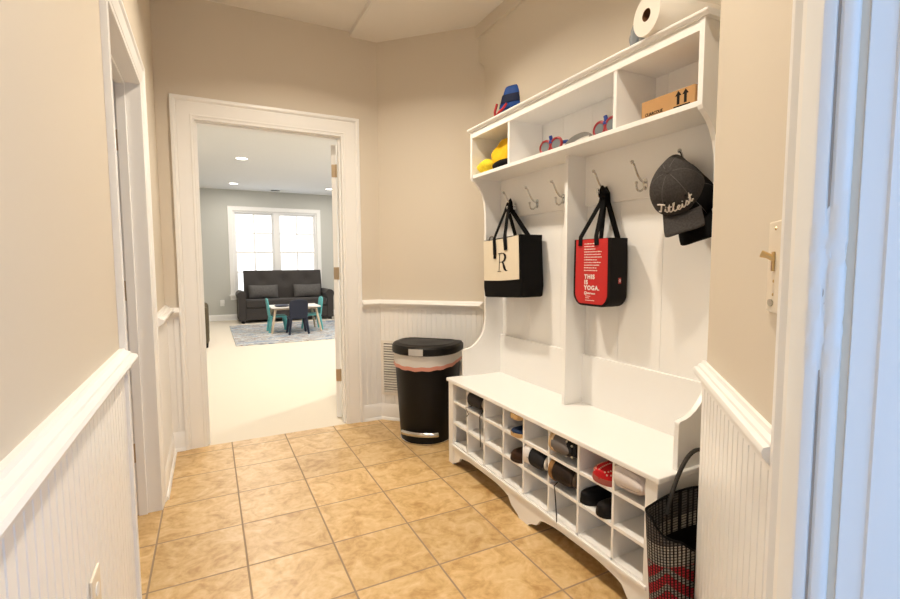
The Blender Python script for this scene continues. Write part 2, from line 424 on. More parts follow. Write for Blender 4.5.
# darker strips that paint the shadow in the weather-strip gaps
mb = MB(); FE.box(mb, AJ - .012, AJ - .0045, -.0405, -.0315, 0, EZ); struct(mb, 'trim_21', GAP)
mb = MB(); FE.box(mb, AJ - .002, AJ + .0022, -.0088, -.0062, 0, EZ); struct(mb, 'trim_22', GAP)
mb = MB(); FE.box(mb, EO0, EO1, -.15, .008, EZ - .02, EZ); FE.box(mb, EO1 - .02, EO1, -.15, .008, 0, EZ - .02); struct(mb, 'trim_23', JAMB)
mb = MB(); FE.box(mb, EO0, EO1, -.16, -.0, -.02, .012); struct(mb, 'trim_24', mat('threshold_metal', (.45, .42, .38), .4, metal=.6))
# ground outside the entry
struct(MB().prism([(-.02, -.3), (-1.4, -1.75), (1.5, -4.5), (3, -3)], lambda x, y: V((x, y, -.16)), lambda x, y: V((x, y, -.06))), 'floor.002', mat('porch_concrete', (.42, .41, .4), .9, noise=.12, nscale=8))

# side room behind the left doorway, only glimpsed
mb = MB(); mb.box(-2.6, -2.5, .2, YB + .1, 0, ZC); mb.box(-2.5, XL - T, .2, .3, 0, ZC); mb.box(-2.5, XL - T, YB, YB + .1, 0, ZC); struct(mb, 'wall_side_room', PAINT)

# ---- doors
d1 = MB(); d1.box(0, .835, -.0175, .0175, .012, 2.03)
for (a, b, c, d) in [(.11, .38, 1.15, 1.9), (.455, .725, 1.15, 1.9), (.11, .38, .2, .95), (.455, .725, .2, .95)]:
    d1.box(a, b, -.0215, .0215, c, d)
o = struct(d1, 'door_1', TRIM, bevel=.002); th = radians(68)
o.location = (-.383, YB + T + .022, 0); o.rotation_euler = (0, 0, th)
def hinge(parent, x, y, z, s=1):
    mb = MB(); mb.box(x - .0015, x + .0015, y - .016, y + .016, z - .045, z + .045); mb.tube([(x, y + s * .018, z - .046), (x, y + s * .018, z + .046)], .006, 10)
    return mb.build('door_hinge', NICKEL, parent, bevel=.0005)
for z in (.335, 1.10, 1.845): hinge(o, -.002, 0, z, -1)
mb = MB(); mb.tube([(.775, -.018, 1.0), (.775, -.05, 1.0)], .011, 12); mb.ball((.775, -.062, 1.0), .028, 10, (1, .8, 1)); mb.lathe([(.032, 0), (.030, .006), (.012, .008)], 20, Matrix.Translation((.775, -.0175, 1.0)) @ Matrix.Rotation(pi / 2, 4, 'X')); mb.build('door_handle', NICKEL, o, smooth=40)
d2 = MB(); d2.box(0, .70, -.0175, .0175, .012, 1.955); o = struct(d2, 'door_2', TRIM, bevel=.002)
o.location = (XL - T - .025, LO1 - 1.615 - .035, 0); o.rotation_euler = (0, 0, radians(172))
for z in (.335, 1.055, 1.75):
    mb = MB(); mb.box(-.0015, .0015, -.045, .045, -.045, .045); mb.tube([(-.001, 0, -.046), (-.001, 0, .046)], .006, 10)
for z in (.30, 1.055, 1.72):
    mb = MB(); mb.box(XL - .122, XL - .088, 1.580, 1.5825, z - .045, z + .045); mb.tube([(XL - .106, 1.5785, z - .046), (XL - .106, 1.5785, z + .046)], .0055, 10)
    hb = mb.build('trim_%d' % {.30: 25, 1.055: 26, 1.72: 27}[z], NICKEL); hb['kind'] = 'structure'

# ------------------------------------------------------------------ far room
YW = 9.8; W = 1.027
fx = lambda x: -1.221 + (x + 1.221) * W
FW = Frame((-2.8, YW), (1, 0), (0, -1))
wx0, wx1, wz0, wz1 = fx(-.765) + 2.8, fx(.885) + 2.8, .53, 2.262
wall('wall_far', FW, 6.2, ZROOM, GREYP, [(wx0, wx1, wz0, wz1)])
RW0, RW1 = 1.3, 4.6
FRR = Frame((3.3, 9.8), (0, -1), (-1, 0)); wall('wall_room_right', FRR, 7.4, ZROOM, GREYP, [(RW0, RW1, .5, 2.26)])
FRL = Frame((-2.8, 2.4), (0, 1), (1, 0)); wall('wall_room_left', FRL, 7.4, ZROOM, GREYP)
mb = MB(); mb.box(.46, 3.4, YB, YB + T, 0, ZROOM); mb.box(-2.9, XL - T, YB + .1, YB + T + .1, 0, ZROOM); struct(mb, 'wall_room_near', GREYP)
struct(extrude_profile(MB(), FW, BASE, 0, 6.1), 'baseboard_far', TRIM)
WCAS = [(0, 0), (0, .012), (.012, .016), (.08, .02), (.095, .024), (.1, 0)]
mb = MB(); casing(mb, FW, wx0, wx1, wz1, prof=[(u * .9, b) for u, b in WCAS])
for v in range(len(mb.v)):
    x, y, z = mb.v[v]
    if z == 0: mb.v[v] = (x, y, wz0 - .03)
FW.box(mb, wx0 - .11, wx1 + .11, 0, .05, wz0 - .03, wz0); FW.box(mb, wx0 - .09, wx1 + .09, 0, .018, wz0 - .11, wz0 - .03)
struct(mb, 'trim_28', TRIM)
def window(nm, F, o0, o1, z0, z1, th=T):
    root = MB(); mid = (o0 + o1) / 2
    F.box(root, o0, o0 + .03, -th, -.02, z0, z1); F.box(root, o1 - .03, o1, -th, -.02, z0, z1); F.box(root, o0 + .03, o1 - .03, -th, -.02, z1 - .03, z1); F.box(root, o0 + .03, o1 - .03, -th, -.02, z0, z0 + .03)
    F.box(root, mid - .05, mid + .05, -th, -.01, z0 + .03, z1 - .03)
    w = struct(root, nm, TRIM)
    for (a, b) in ((o0 + .03, mid - .05), (mid + .05, o1 - .03)):
        zm = (z0 + z1) / 2 + .012
        for (c, d, dep) in ((zm - .02, z1 - .03, -.075), (z0 + .03, zm + .02, -.04)):
            s = MB(); e = .038
            F.box(s, a, a + e, dep - .03, dep, c, d); F.box(s, b - e, b, dep - .03, dep, c, d); F.box(s, a + e, b - e, dep - .03, dep, d - e, d); F.box(s, a + e, b - e, dep - .03, dep, c, c + e)
            so = s.build('window_frame', TRIM, w)
            g = MB(); F.box(g, a + e, b - e, dep - .017, dep - .013, c + e, d - e); g.build('window_pane', GLASS, so)
            u = MB(); F.box(u, (a + b) / 2 - .015, (a + b) / 2 + .015, dep - .022, dep - .006, c + e, d - e); F.box(u, a + e, b - e, dep - .0225, dep - .0055, (c + d) / 2 - .015, (c + d) / 2 + .015); u.build('muntin', TRIM, so)
    return w
window('window_1', FW, wx0, wx1, wz0, wz1)
window('window_added', FRR, RW0, RW1, .5, 2.26)  # unseen window, added to let more daylight into the far room

# sofa against the far wall
SY = 9.0
sx0, sx1 = -.745, 1.105
s = thing('sofa', ((sx0 + sx1) / 2, SY, 0), 'charcoal tufted sofa with rolled arms under the far window', 'sofa')
hw = (sx1 - sx0) / 2
MB().box(-hw + .13, hw - .13, .02, .68, .06, .30).build('base', SOFA, s, bevel=.02)
for k, sg in enumerate((-1, 1)):
    mb = MB(); prof = [(x, z) for x, z in [(-.065, .05), (.065, .05), (.065, .46)]] + [(.085 * cos(t), .545 + .085 * sin(t)) for t in [radians(-35 + 250 * i / 14) for i in range(15)]] + [(-.065, .46)]
    mb.prism(prof, lambda x, z: V((sg * (hw - .075) + x, 0, z)), lambda x, z: V((sg * (hw - .075) + x, .72, z))); mb.build('armrest', SOFA, s, smooth=50, bevel=.008)
mb = MB(); mb.box(-hw + .14, hw - .14, -.01, .52, .30, .455); mb.build('seat_cushion', SOFA, s, smooth=60, bevel=.03)
mb = MB()
def backf(u, v):
    x = (-hw + .15) + (2 * hw - .30) * u; z = .45 + .58 * v
    b = 0
    for tx in (-.45, 0, .45): b += .06 * math.exp(-((x - tx) / .1) ** 2 - ((z - .84) / .1) ** 2)
    return V((x, .48 + .10 * v + b - .03 * sin(pi * v), z))
mb.grid(backf, 40, 16); n0 = len(mb.v)
mb.grid(lambda u, v: V(((-hw + .15) + (2 * hw - .30) * u, .72, .45 + .58 * v)), 40, 16)
for a, b, c, d in [(0, 16, n0, n0 + 16)]: pass
top = [(i * 17 + 16) for i in range(41)]; mb.f += [(top[i], top[i + 1], top[i + 1] + n0, top[i] + n0) for i in range(40)]
lft = list(range(17)); mb.f += [(lft[i + 1], lft[i], lft[i] + n0, lft[i + 1] + n0) for i in range(16)]; mb.f += [(lft[i] + 680, lft[i + 1] + 680, lft[i + 1] + 680 + n0, lft[i] + 680 + n0) for i in range(16)]
mb.build('backrest', SOFA, s, smooth=50)
for tx in (-.45, 0, .45): MB().ball((tx, .575, .84), .016, 8, (1, .5, 1)).build('tuft_button', SOFA, s)
for xx in (-hw + .08, hw - .08):
    for yy in (.05, .66): MB().box(xx - .03, xx + .03, yy - .03, yy + .03, 0, .06).build('foot', BLK, s)
def pillow(cx, lab):
    mb = MB(); rings = []
    for i in range(17):
        u = -1 + 2 * i / 16; w = .285 * u
        t = (1 - abs(u) ** 6) ** .5 if abs(u) < 1 else 0
        rings.append([V((w * (1 - .03 * cos(a) ** 2), .068 * max(t, .06) * cos(a) * (1 - .35 * sin(a) ** 4), .142 * (.9 + .1 * abs(u)) * sin(a) * (.97 if t < .1 else 1))) for a in [2 * pi * k / 20 for k in range(20)]])
    mb.loft(rings); o = mb.build('sofa_pillow', PILL, smooth=179); o.location = (cx, SY + .40, .455 + .142); o.rotation_euler = (radians(-14), 0, 0)
    return tag(o, lab, 'pillow', 'lumbar pillows on the sofa')
pillow(-.24, 'grey lumbar pillow on the sofa beside its left armrest')
pillow(.64, 'grey lumbar pillow on the sofa beside its right armrest, near the open door')

mb = MB(); mb.box(-1.25, 1.35, -1.2, 1.2, 0, .012); o = mb.build('area_rug', RUG, bevel=.003); o.location = (.33, 7.52, 0); tag(o, 'blue, grey and brown abstract area rug under the kids table', 'rug')

# kids table and chairs
t = thing('kids_table', (.065, 7.5, .012), 'small kids table with white top and slanted pale wood legs', 'table')
MB().box(-.40, .40, -.27, .27, .415, .44).build('tabletop', WTXT, t, bevel=.006)
MB().box(-.33, .33, -.21, .21, .385, .415).build('apron', WOOD, t)
for sx in (-1, 1):
    for sy in (-1, 1): MB().tube([(sx * .33, sy * .2, .40), (sx * .40, sy * .27, 0)], [.022, .015], 10).build('leg', WOOD, t)
def kid_chair(x, y, rz, m, lab):
    c = thing('kids_chair', (x, y, .012), lab, 'chair', 'kids chairs around the small table', rz=rz)
    MB().box(-.15, .15, -.14, .14, .255, .28).build('seat', m, c, bevel=.012)
    mb = MB(); poly = [(-.14, .27), (.14, .27), (.15, .50), (.13, .555), (.06, .575), (-.06, .575), (-.13, .555), (-.15, .50)]
    mb.prism(poly, lambda a, z: V((a, -.14 - (z - .27) * .12, z)), lambda a, z: V((a, -.118 - (z - .27) * .12, z))); mb.build('backrest', m, c, bevel=.006)
    for sx in (-1, 1):
        for sy in (-1, 1): MB().tube([(sx * .12, sy * .11, .26), (sx * .155, sy * .15, 0)], [.024, .018], 8).build('leg', m, c)
    return c
kid_chair(.06, 7.14, 0, NAVY, 'navy kids chair with its back to the hallway')
kid_chair(-.21, 7.53, radians(-90), TEAL, 'teal kids chair at the left end of the kids table')
kid_chair(.37, 7.54, radians(90), TEAL, 'teal kids chair at the right end of the kids table')
# small things on the table
mb = MB(); mb.lathe([(.09, 0), (.12, .012), (.125, .02), (.1, .03), (.02, .035)], 20); o = mb.build('toy_tray', NAVY, smooth=40); o.location = (-.15, 7.36, .452); tag(o, 'dark round toy tray on the kids table', 'tray')
# armchair glimpsed at the doorway edge
a = thing('armchair', (-1.65, 6.75, 0), 'brown armchair half hidden by the left side of the far doorway', 'armchair')
MB().box(-.33, .33, -.34, .34, .08, .40).build('seat', OLIVE, a, bevel=.04)
MB().box(-.45, -.25, -.38, .38, .10, .86).build('backrest', OLIVE, a, bevel=.06)
for yy in (-.36, .36): MB().box(-.38, .40, yy - .075, yy + .075, .06, .585).build('armrest', OLIVE, a, bevel=.05)
for xx in (-.36, .36):
    for yy in (-.34, .34): MB().tube([(xx, yy, .1), (xx, yy, 0)], [.03, .02], 10).build('foot', BLK, a)
# wall outlet with plug-in
o = thing('wall_outlet', (fx(-1.01), YW, .36), 'white outlet with a plugged in night light below the far window edge', 'outlet')
MB().box(-.04, .04, -.006, 0, -.06, .06).build('plate', WPLATE, o, bevel=.003); MB().box(-.03, .045, -.05, -.006, -.02, .07).build('night_light', WPLATE, o, bevel=.01)

def downlight(x, y, z, lab, grp):
    c = thing('recessed_light', (x, y, z), lab, 'ceiling light', grp)
    mb = MB(); n = 28; prof = [(.075, -.001), (.078, -.006), (.095, -.006), (.098, 0), (.075, 0)]
    rings = [[V((r * cos(2 * pi * k / n), r * sin(2 * pi * k / n), zz)) for k in range(n)] for r, zz in prof]; rings.append(rings[0]); mb.loft(rings, caps=False); mb.build('trim_ring', WPLATE, c, smooth=40)
    MB().lathe([(.001, -.0015), (.0745, -.0015), (.0745, -.0005), (.001, -.0005)], 24).build('lamp_disc', GLOW, c)
    return c
downlight(-.742, 6.55, ZROOM, 'recessed ceiling light nearest the doorway in the far room', 'recessed lights of the far room')
downlight(-.745, 8.95, ZROOM, 'recessed ceiling light in the far room above the window left end', 'recessed lights of the far room')
downlight(1.03, 8.85, ZROOM, 'recessed ceiling light in the far room beside the open door edge', 'recessed lights of the far room')
v = thing('ceiling_vent', (.13, 9.5, ZROOM), 'slim ceiling air vent above the far window', 'vent')
MB().box(-.17, .17, -.07, .07, -.008, 0).build('frame', WPLATE, v)
mb = MB()
for i in range(6): mb.box(-.15, -.01 if i % 2 else .02, -.055 + i * .02, -.047 + i * .02, -.011, -.008)
mb.build('louvers', BLK, v)

# ------------------------------------------------------------------ shoe bench
HB = .504; LB = 1.456
bench = thing('shoe_bench', (0, LB / 2, 0), 'white shoe cubby bench with 24 cubbies and a scalloped base', 'bench')
B = lambda: MB()
oy = -LB / 2
def bx(x0, x1, y0, y1, z0, z1): return MB().box(x0, x1, y0 + oy, y1 + oy, z0, z1)
bx(-.002, .385, -.012, LB + .012, HB - .02, HB).build('bench_top', WHITE, bench, bevel=.004)
def side(y0, y1): return bx(.012, .38, y0, y1, 0, HB - .02).build('side_panel', WHITE, bench, bevel=.0015)
side(0, .018); side(LB - .018, LB)
bx(.008, .012, 0, .046, 0, HB - .02).box(.012, .03, .018 + oy, .046 + oy, 0, HB - .02).build('stile', WHITE, bench)
bx(.008, .012, LB - .052, LB, 0, HB - .02).box(.012, .03, LB - .052 + oy, LB - .018 + oy, 0, HB - .02).build('stile', WHITE, bench)
DIV = [.187, .364, .541, .720, .885, 1.064, 1.243]
EDG = [.046] + DIV + [1.404]
for d in DIV: bx(.014, .37, d - .005, d + .005, .128, HB - .02).build('cubby_divider', WHITE, bench)
for z in (.128, .253, .378):
    for i in range(8):
        y0, y1 = EDG[i] + (.005 if i else 0), EDG[i + 1] - (.005 if i < 7 else 0)
        bx(.014, .37, y0, y1, z - .012, z).build('cubby_shelf', WHITE, bench)
bx(.37, .378, .018, LB - .018, .10, HB - .02).build('back_panel', WHITE, bench)
# scalloped base rail: two ogee arches
def arch(y0, y1):
    w = y1 - y0; pts = []
    for i in range(25):
        t = i / 24; s = min(t, 1 - t) * w
        if s < .045: z = .012 + .030 * (s / .045) ** .6 * .5 + .0
        elif s < .075: z = .028 + .035 * (1 - cos(pi * (s - .045) / .03)) / 2
        else: z = .063 + .022 * min(1, ((s - .075) / .12)) ** .6
        pts.append((y0 + w * t, z))
    return pts
poly = [(0.03, 0.118), (0.03, 0), (.05, 0)] + arch(.06, .665) + [(.675, 0), (.745, 0)] + arch(.755, 1.395) + [(1.405, 0), (1.42, 0), (1.42, .118)]
MB().prism(poly, lambda y, z: V((.010, y + oy, z)), lambda y, z: V((.026, y + oy, z))).build('base_rail', WHITE, bench)
bx(.002, .010, .03, 1.42, .108, .122).build('base_molding', WHITE, bench, bevel=.003)

# ------------------------------------------------------------------ hutch standing on the bench
hutch = thing('hall_tree_hutch', (0, LB / 2, HB), 'tall white hall tree with shelf boxes and hooks standing on the shoe bench', 'hall tree')
oz = -HB
def hx(x0, x1, y0, y1, z0, z1): return MB().box(x0, x1, y0 + oy, y1 + oy, z0 + oz, z1 + oz)
ZS, ZT, SXF = 1.660, 1.941, .160
prof = [(.098, HB), (.098, .655), (.100, .661), (.106, .665), (.118, .667), (.135, .670), (.155, .677), (.178, .690), (.200, .709), (.220, .732), (.234, .757), (.243, .785), (.248, .82), (.250, .86), (.250, 1.40),
        (.248, 1.47), (.243, 1.52), (.232, 1.562), (.215, 1.597), (.195, 1.622), (.175, 1.640), (.160, 1.650), (.155, 1.662), (.155, 1.921), (.378, 1.921), (.378, HB)]
for y0 in (.0, LB - .018): MB().prism(prof, lambda x, z: V((x, y0 + oy, z + oz)), lambda x, z: V((x, y0 + .018 + oy, z + oz))).build('side_panel', WHITE, hutch, bevel=.0012)
hx(SXF, .37, .018, LB - .018, ZS, ZS + .018).build('shelf', WHITE, hutch, bevel=.001)
hx(SXF + .012, .37, .018, LB - .018, 1.893, 1.911).build('shelf', WHITE, hutch)
hx(SXF - .002, SXF + .012, .0181, LB - .0181, 1.888, 1.921).build('fascia', WHITE, hutch, bevel=.001)
pc = [(.150, 1.921), (.148, 1.926), (.141, 1.931), (.140, 1.938), (.144, 1.941), (.38, 1.941), (.38, 1.921)]
MB().prism(pc, lambda x, z: V((x, -.016 + oy, z + oz)), lambda x, z: V((x, LB + .016 + oy, z + oz))).build('cornice', WHITE, hutch, bevel=.001)
for d in (.364, 1.073): hx(SXF + .002, .37, d - .008, d + .008, ZS + .018, 1.893).build('box_divider', WHITE, hutch)
hx(.250, .37, .722, .742, HB, ZS).build('bay_divider', WHITE, hutch, bevel=.0012)
mb = MB()
for (a, b) in [(.018, .30), (.3015, .52), (.5215, .70), (.7015, .90), (.9015, 1.17), (1.1715, 1.438)]: mb.box(.371, .379, a + oy, b + oy, 0.0, 1.921 + oz)
mb.box(.376, .380, .018 + oy, 1.438 + oy, 0, 1.921 + oz); mb.build('back_panel', WHITE, hutch, bevel=.0008)
for (a, b) in ((.018, .722), (.742, 1.438)):
    hx(.354, .371, a, b, 1.434, ZS).build('hook_rail', WHITE, hutch, bevel=.0012)
    hx(.354, .371, a, b, HB, .738).build('kick_board', WHITE, hutch, bevel=.0012)
def hook(y):
    mb = MB(); x = .354; z = 1.487
    mb.prism([(.011 * cos(2 * pi * k / 16), .024 * sin(2 * pi * k / 16)) for k in range(16)], lambda a, b: V((x - .004, y + a + oy, z + b + oz)), lambda a, b: V((x, y + a + oy, z + b + oz)))
    up = [(x - .004, y, z + .006), (x - .022, y, z + .010), (x - .042, y, z + .028), (x - .057, y, z + .052), (x - .068, y, z + .072), (x - .078, y, z + .080)]
    lo = [(x - .003, y, z - .008), (x - .016, y, z - .022), (x - .030, y, z - .030), (x - .044, y, z - .026), (x - .051, y, z - .012), (x - .052, y, z + .002)]
    def smooth(p, n=4):
        out = []
        for i in range(len(p) - 1):
            a = [V(p[max(i - 1, 0)]), V(p[i]), V(p[i + 1]), V(p[min(i + 2, len(p) - 1)])]
            for k in range(n):
                t = k / n; out.append(.5 * ((2 * a[1]) + (a[2] - a[0]) * t + (2 * a[0] - 5 * a[1] + 4 * a[2] - a[3]) * t * t + (3 * a[1] - a[0] - 3 * a[2] + a[3]) * t ** 3))
        return out + [V(p[-1])]
    sh = lambda ps: [(p[0], p[1] + oy, p[2] + oz) for p in ps]
    mb.tube(sh(smooth(up)), .0038, 8); mb.ball(sh([up[-1]])[0], .0075, 8)
    mb.tube(sh(smooth(lo)), .0038, 8); mb.ball(sh([lo[-1]])[0], .0065, 8)
    mb.build('coat_hook', CHROME, hutch, smooth=50)
HOOKS = (.168, .378, .588, .87, 1.08, 1.29)
for y in HOOKS: hook(y)

# ------------------------------------------------------------------ things on the hutch
SF = ZS + .018
# cardboard box lying on its side, front toward the room
c = thing('cardboard_box', (.19, .160, SF), 'brown cardboard box with two up arrows in the open shelf box', 'box')
MB().box(0, .15, -.108, .104, 0, .068).build('body', CARD, c, bevel=.003)
MB().box(.012, .15, -.115, -.108, 0.001, .070).build('flap', mat('dark_flap', (.12, .05, .03), .8), c)
def arrow(y):
    s = [(-.005, .019), (.005, .019), (.005, .047), (.012, .047), (0, .063), (-.012, .047), (-.005, .047)]
    return s
for yy in (-.074, -.047):
    MB().prism(arrow(0), lambda a, z: V((-.0006, yy - a, z)), lambda a, z: V((.0002, yy - a, z))).build('arrow_mark', KTXT, c)
MB().box(-.0006, .0002, -.091, -.030, .010, .0150).build('arrow_base_line', KTXT, c)
text_mb('CUARCOUE', .0135, lambda u, v_, w: V((-.0004 - w, .086 - u, .013 + v_ * 1.15)), .0003, off=.0004).build('lettering', KTXT, c)

def goggles(y, lab, rz):
    g = thing('swim_goggles', (.205, y, SF), lab, 'goggles', 'red and blue goggles on the long shelf', rz=rz)
    for sg in (-1, 1):
        def ell(r, f, n=22): return [(0, sg * .036 + r * 1.2 * cos(2 * pi * k / n), .033 + r * .98 * sin(2 * pi * k / n) * f) for k in range(n)]
        MB().tube(ell(.028, 1), .0062, 8, closed=True).build('rim', RUBR, g, smooth=60)
        MB().prism([(p[1], p[2]) for p in ell(.027, 1)], lambda a, z: V((-.002, a, z)), lambda a, z: V((.003, a, z))).build('lens', LENS, g)
        MB().tube([(.002, sg * .060, .036), (.03, sg * .078, .04), (.055, sg * .07, .04)], .005, 8, flat=(.008, .003)).build('strap_end', RUBB, g)
    MB().tube([(0, -.008, .045), (-.006, 0, .05), (0, .008, .045)], .006, 8).build('nose_bridge', RUBB, g)
    MB().tube([(.004, .002, .05), (.004, .004, .068), (.002, .006, .078)], .008, 8).build('clip', RUBB, g)
    return g
goggles(.79, 'red and blue goggles on the long shelf between yellow items and headband', radians(4))
goggles(.452, 'red and blue goggles beside the shelf divider next to the cardboard box bay', radians(-6))
mb = MB(); mb.tube([(.21 + .02 * sin(pi * k / 20), 0.612 + .075 * cos(pi * k / 20), SF + .002 + .042 * sin(pi * k / 20) ** .8) for k in range(21)], .006, 8, flat=(.014, .003), up=(1, 0, 0))
o = mb.build('headband', SILV, smooth=60); tag(o, 'grey curved headband lying between the two pairs of goggles', 'headband')

# yellow soft things in the end compartment
def blob(name, c, r, m, seed, amp=.14, n=22, sc3=(1, 1, 1), base=None):
    rg = random.Random(seed); dirs = [V((rg.uniform(-1, 1), rg.uniform(-1, 1), rg.uniform(-1, 1))).normalized() for _ in range(12)]; ph = [rg.uniform(0, 6) for _ in dirs]
    mb = MB(); rings = []
    for i in range(1, n):
        t = pi * i / n; ring = []
        for k in range(n + 6):
            p = 2 * pi * k / (n + 6); d = V((sin(t) * cos(p), sin(t) * sin(p), cos(t)))
            f = 1 + amp * sum(sin(5.5 * d.dot(q) + h) for q, h in zip(dirs, ph)) / 4
            v_ = V((d.x * r * sc3[0] * f, d.y * r * sc3[1] * f, d.z * r * sc3[2] * f))
            if base is not None: v_.z = max(v_.z, base)
            ring.append(v_)
        rings.append(ring)
    mb.loft(rings); o = mb.build(name, m, smooth=179); o.location = c; return o
o = blob('knit_hat', (.220, 1.368, SF + .036), .062, YEL2, 3, .14, sc3=(.9, 1.0, .68), base=-.036); tag(o, 'bright yellow knit hat at the end of the shelf box', 'hat')
o = blob('yellow_blanket', (.272, 1.242, SF + .082), .105, YEL, 11, .30, n=30, sc3=(.62, .92, 1.08), base=-.082); tag(o, 'bundled yellow plush cloth behind the black cap on the shelf', 'cloth')
o = blob('black_cap_brim', (.205, 1.185, SF + .018), .085, BFAB, 5, .05, sc3=(.42, 1.1, .36), base=-.018); o.name = 'flat_cap'; tag(o, 'flat black cap lying in front of the yellow cloth', 'cap')
o = thing('toy_ball', (.235, 1.112, SF + .040), 'small white and black ball on the flat black cap', 'ball')
MB().ball((0, 0, .032), .030, 12).build('shell', WTXT, o, smooth=179); MB().ball((-.006, -.005, .036), .0285, 12, (1, 1, .8)).build('dark_panel', BFAB, o, smooth=179)

# blue and red mask-like bag on the top board
ZTOP = 1.941
b = thing('kids_drawstring_bag', (.225, 1.165, ZTOP), 'blue kids bag with red trim standing on top of the hall tree', 'bag')
def bagring(z, a, c, x=0, y=0): return [V((x + c * cos(t) * (1 - .25 * abs(sin(2 * t))), y + a * sin(t) * (1 - .2 * abs(sin(2 * t))), z)) for t in [2 * pi * k / 20 for k in range(20)]]
MB().loft([bagring(0, .105, .055, 0, .006), bagring(.035, .100, .052, 0, 0), bagring(.07, .088, .048, 0, -.008), bagring(.11, .074, .042, 0, -.016), bagring(.140, .058, .034, 0, -.020), bagring(.148, .048, .024, 0, -.022)]).build('body', BLUE, b, smooth=60)
MB().loft([bagring(.062, .093, .051, -.002, -.006), bagring(.08, .088, .048, -.002, -.010), bagring(.102, .079, .046, -.002, -.014)]).build('dark_band', NAVYD, b, smooth=60)
MB().tube([(-.030, .088, .012), (-.036, .082, .045), (-.030, .070, .085)], .007, 8).build('red_piping', REDF, b)
MB().tube([(-.050, .045, .010), (-.055, .015, .022), (-.054, -.02, .030), (-.048, -.05, .050)], .006, 8).build('red_piping', REDF, b)

# paper towel roll lying across the top board
ax = V((.985, -.17, 0)).normalized(); RR = .066
Mr = Matrix((ax, V((0, 0, 1)).cross(ax), V((0, 0, 1)))).transposed()
p = thing('paper_towel_roll', (.128, .199, ZTOP + RR), 'white paper towel roll lying across the top of the hall tree', 'paper towel', M=Mr)
mb = MB(); n = 40; L_ = .262
prof = [(.0205, 0), (.0655, 0), (RR, .001), (RR, L_ - .001), (.0655, L_), (.0205, L_)]
rings = [[V((z, r * cos(2 * pi * k / n), r * sin(2 * pi * k / n))) for k in range(n)] for r, z in prof]; mb.loft(rings, caps=False); mb.build('towel', PAPER, p, smooth=40)
mb = MB(); prof = [(.0205, .001), (.0195, 0), (.0195, L_), (.0205, L_ - .001)]
rings = [[V((z, r * cos(2 * pi * k / n), r * sin(2 * pi * k / n))) for k in range(n)] for r, z in prof]; mb.loft(rings, caps=False); mb.build('core_tube', TUBE, p, smooth=60)
w = thing('plastic_wrapper', (.215, .290, ZTOP), 'crumpled clear wrapper with blue print behind the paper towel roll', 'wrapper')
o = blob('film', (0, 0, .05), .05, CLEARP, 21, .3, n=26, sc3=(.8, .55, .95), base=-.05); o.parent = w
o = blob('blue_print', (.01, .024, .045), .04, FILMB, 23, .25, n=18, sc3=(.6, .5, 1.05), base=-.045); o.parent = w

# ------------------------------------------------------------------ bags on the hooks
t = thing('tote_bag', (.20, 1.195, .985), 'cream and black canvas tote bag with letter R hanging from the end hook', 'bag', M=Matrix.Rotation(radians(-3.0), 3, 'X'))
def rbox(mb, pts_z, half_a, x0, x1, cy=0, r=.012):
    pass
# body: lofted rounded rectangle, slightly bellied bottom
def rr(x0, x1, y0, y1, z, r=.012, n=4, sag=0):
    out = []
    for cx, cy, a0 in ((x1 - r, y1 - r, 0), (x0 + r, y1 - r, 90), (x0 + r, y0 + r, 180), (x1 - r, y0 + r, 270)):
        for k in range(n + 1):
            a = radians(a0 + 90 * k / n); out.append(V((cx + r * cos(a), cy + r * sin(a), z)))
    return out
lay = [(0.0, .010, .138, -.176, .170), (.006, .002, .146, -.184, .180), (.06, 0, .150, -.190, .186), (.16, .003, .150, -.187, .182), (.26, .004, .150, -.186, .178), (.325, .002, .151, -.186, .176)]
mb = MB(); outer = [rr(x0, x1, y0, y1, z) for z, x0, x1, y0, y1 in lay]; inner = [rr(x0 + .006, x1 - .006, y0 + .006, y1 - .006, max(z, .01)) for z, x0, x1, y0, y1 in reversed(lay)]
mb.loft(outer + inner); mb.build('body', BFAB, t, smooth=50)
def panel(fn, nu, nv): return MB().grid(fn, nu, nv)
# cream front panel sits on the front face above a black bottom band
def front(u, v):
    z = .096 + .226 * v - .004 * sin(pi * u); return V((.003 * min(1, z / .26) - .0035, .168 - .346 * u, z))
MB().grid(front, 6, 6).build('front_panel', CREAM, t, solid=.002)
# letter R with thick and thin strokes on the panel
def Rl(a, b): return V((-.0042, .022 - a * 1.5, .142 + b))
def stroke(pts, th):
    mb = MB(); n = len(pts); L1 = []; L2 = []
    for i, (a, b) in enumerate(pts):
        da = pts[min(i + 1, n - 1)][0] - pts[max(i - 1, 0)][0]; db = pts[min(i + 1, n - 1)][1] - pts[max(i - 1, 0)][1]; l = math.hypot(da, db) or 1
        h = th[i] / 2; L1.append((a - db / l * h, b + da / l * h)); L2.append((a + db / l * h, b - da / l * h))
    f = L1 + L2[::-1]
    for i in range(n - 1):
        q = [L1[i], L1[i + 1], L2[i + 1], L2[i]]
        mb.prism(q, lambda a, b: Rl(a, b), lambda a, b: Rl(a, b) + V((.0012, 0, 0)))
    return mb
m = MB()
for pts, th in [([(.010, .004), (.0135, .05), (.017, .096)], [.0035, .0035, .0035]),
                ([(0, .001), (.022, .001)], [.003, .003]), ([(.006, .097), (.03, .099)], [.003, .003]),
                ([(.026, .099), (.042, .096), (.051, .084), (.052, .072), (.046, .058), (.034, .051), (.016, .050)], [.003, .006, .013, .014, .011, .005, .003]),
                ([(.030, .051), (.038, .042), (.043, .025), (.048, .010), (.056, .002), (.064, .004)], [.004, .009, .014, .013, .006, .003])]:
    q = stroke(pts, th); m.add(q.v, q.f)
m.build('monogram', KTXT, t)
HK = (.322, 1.266, 1.522)
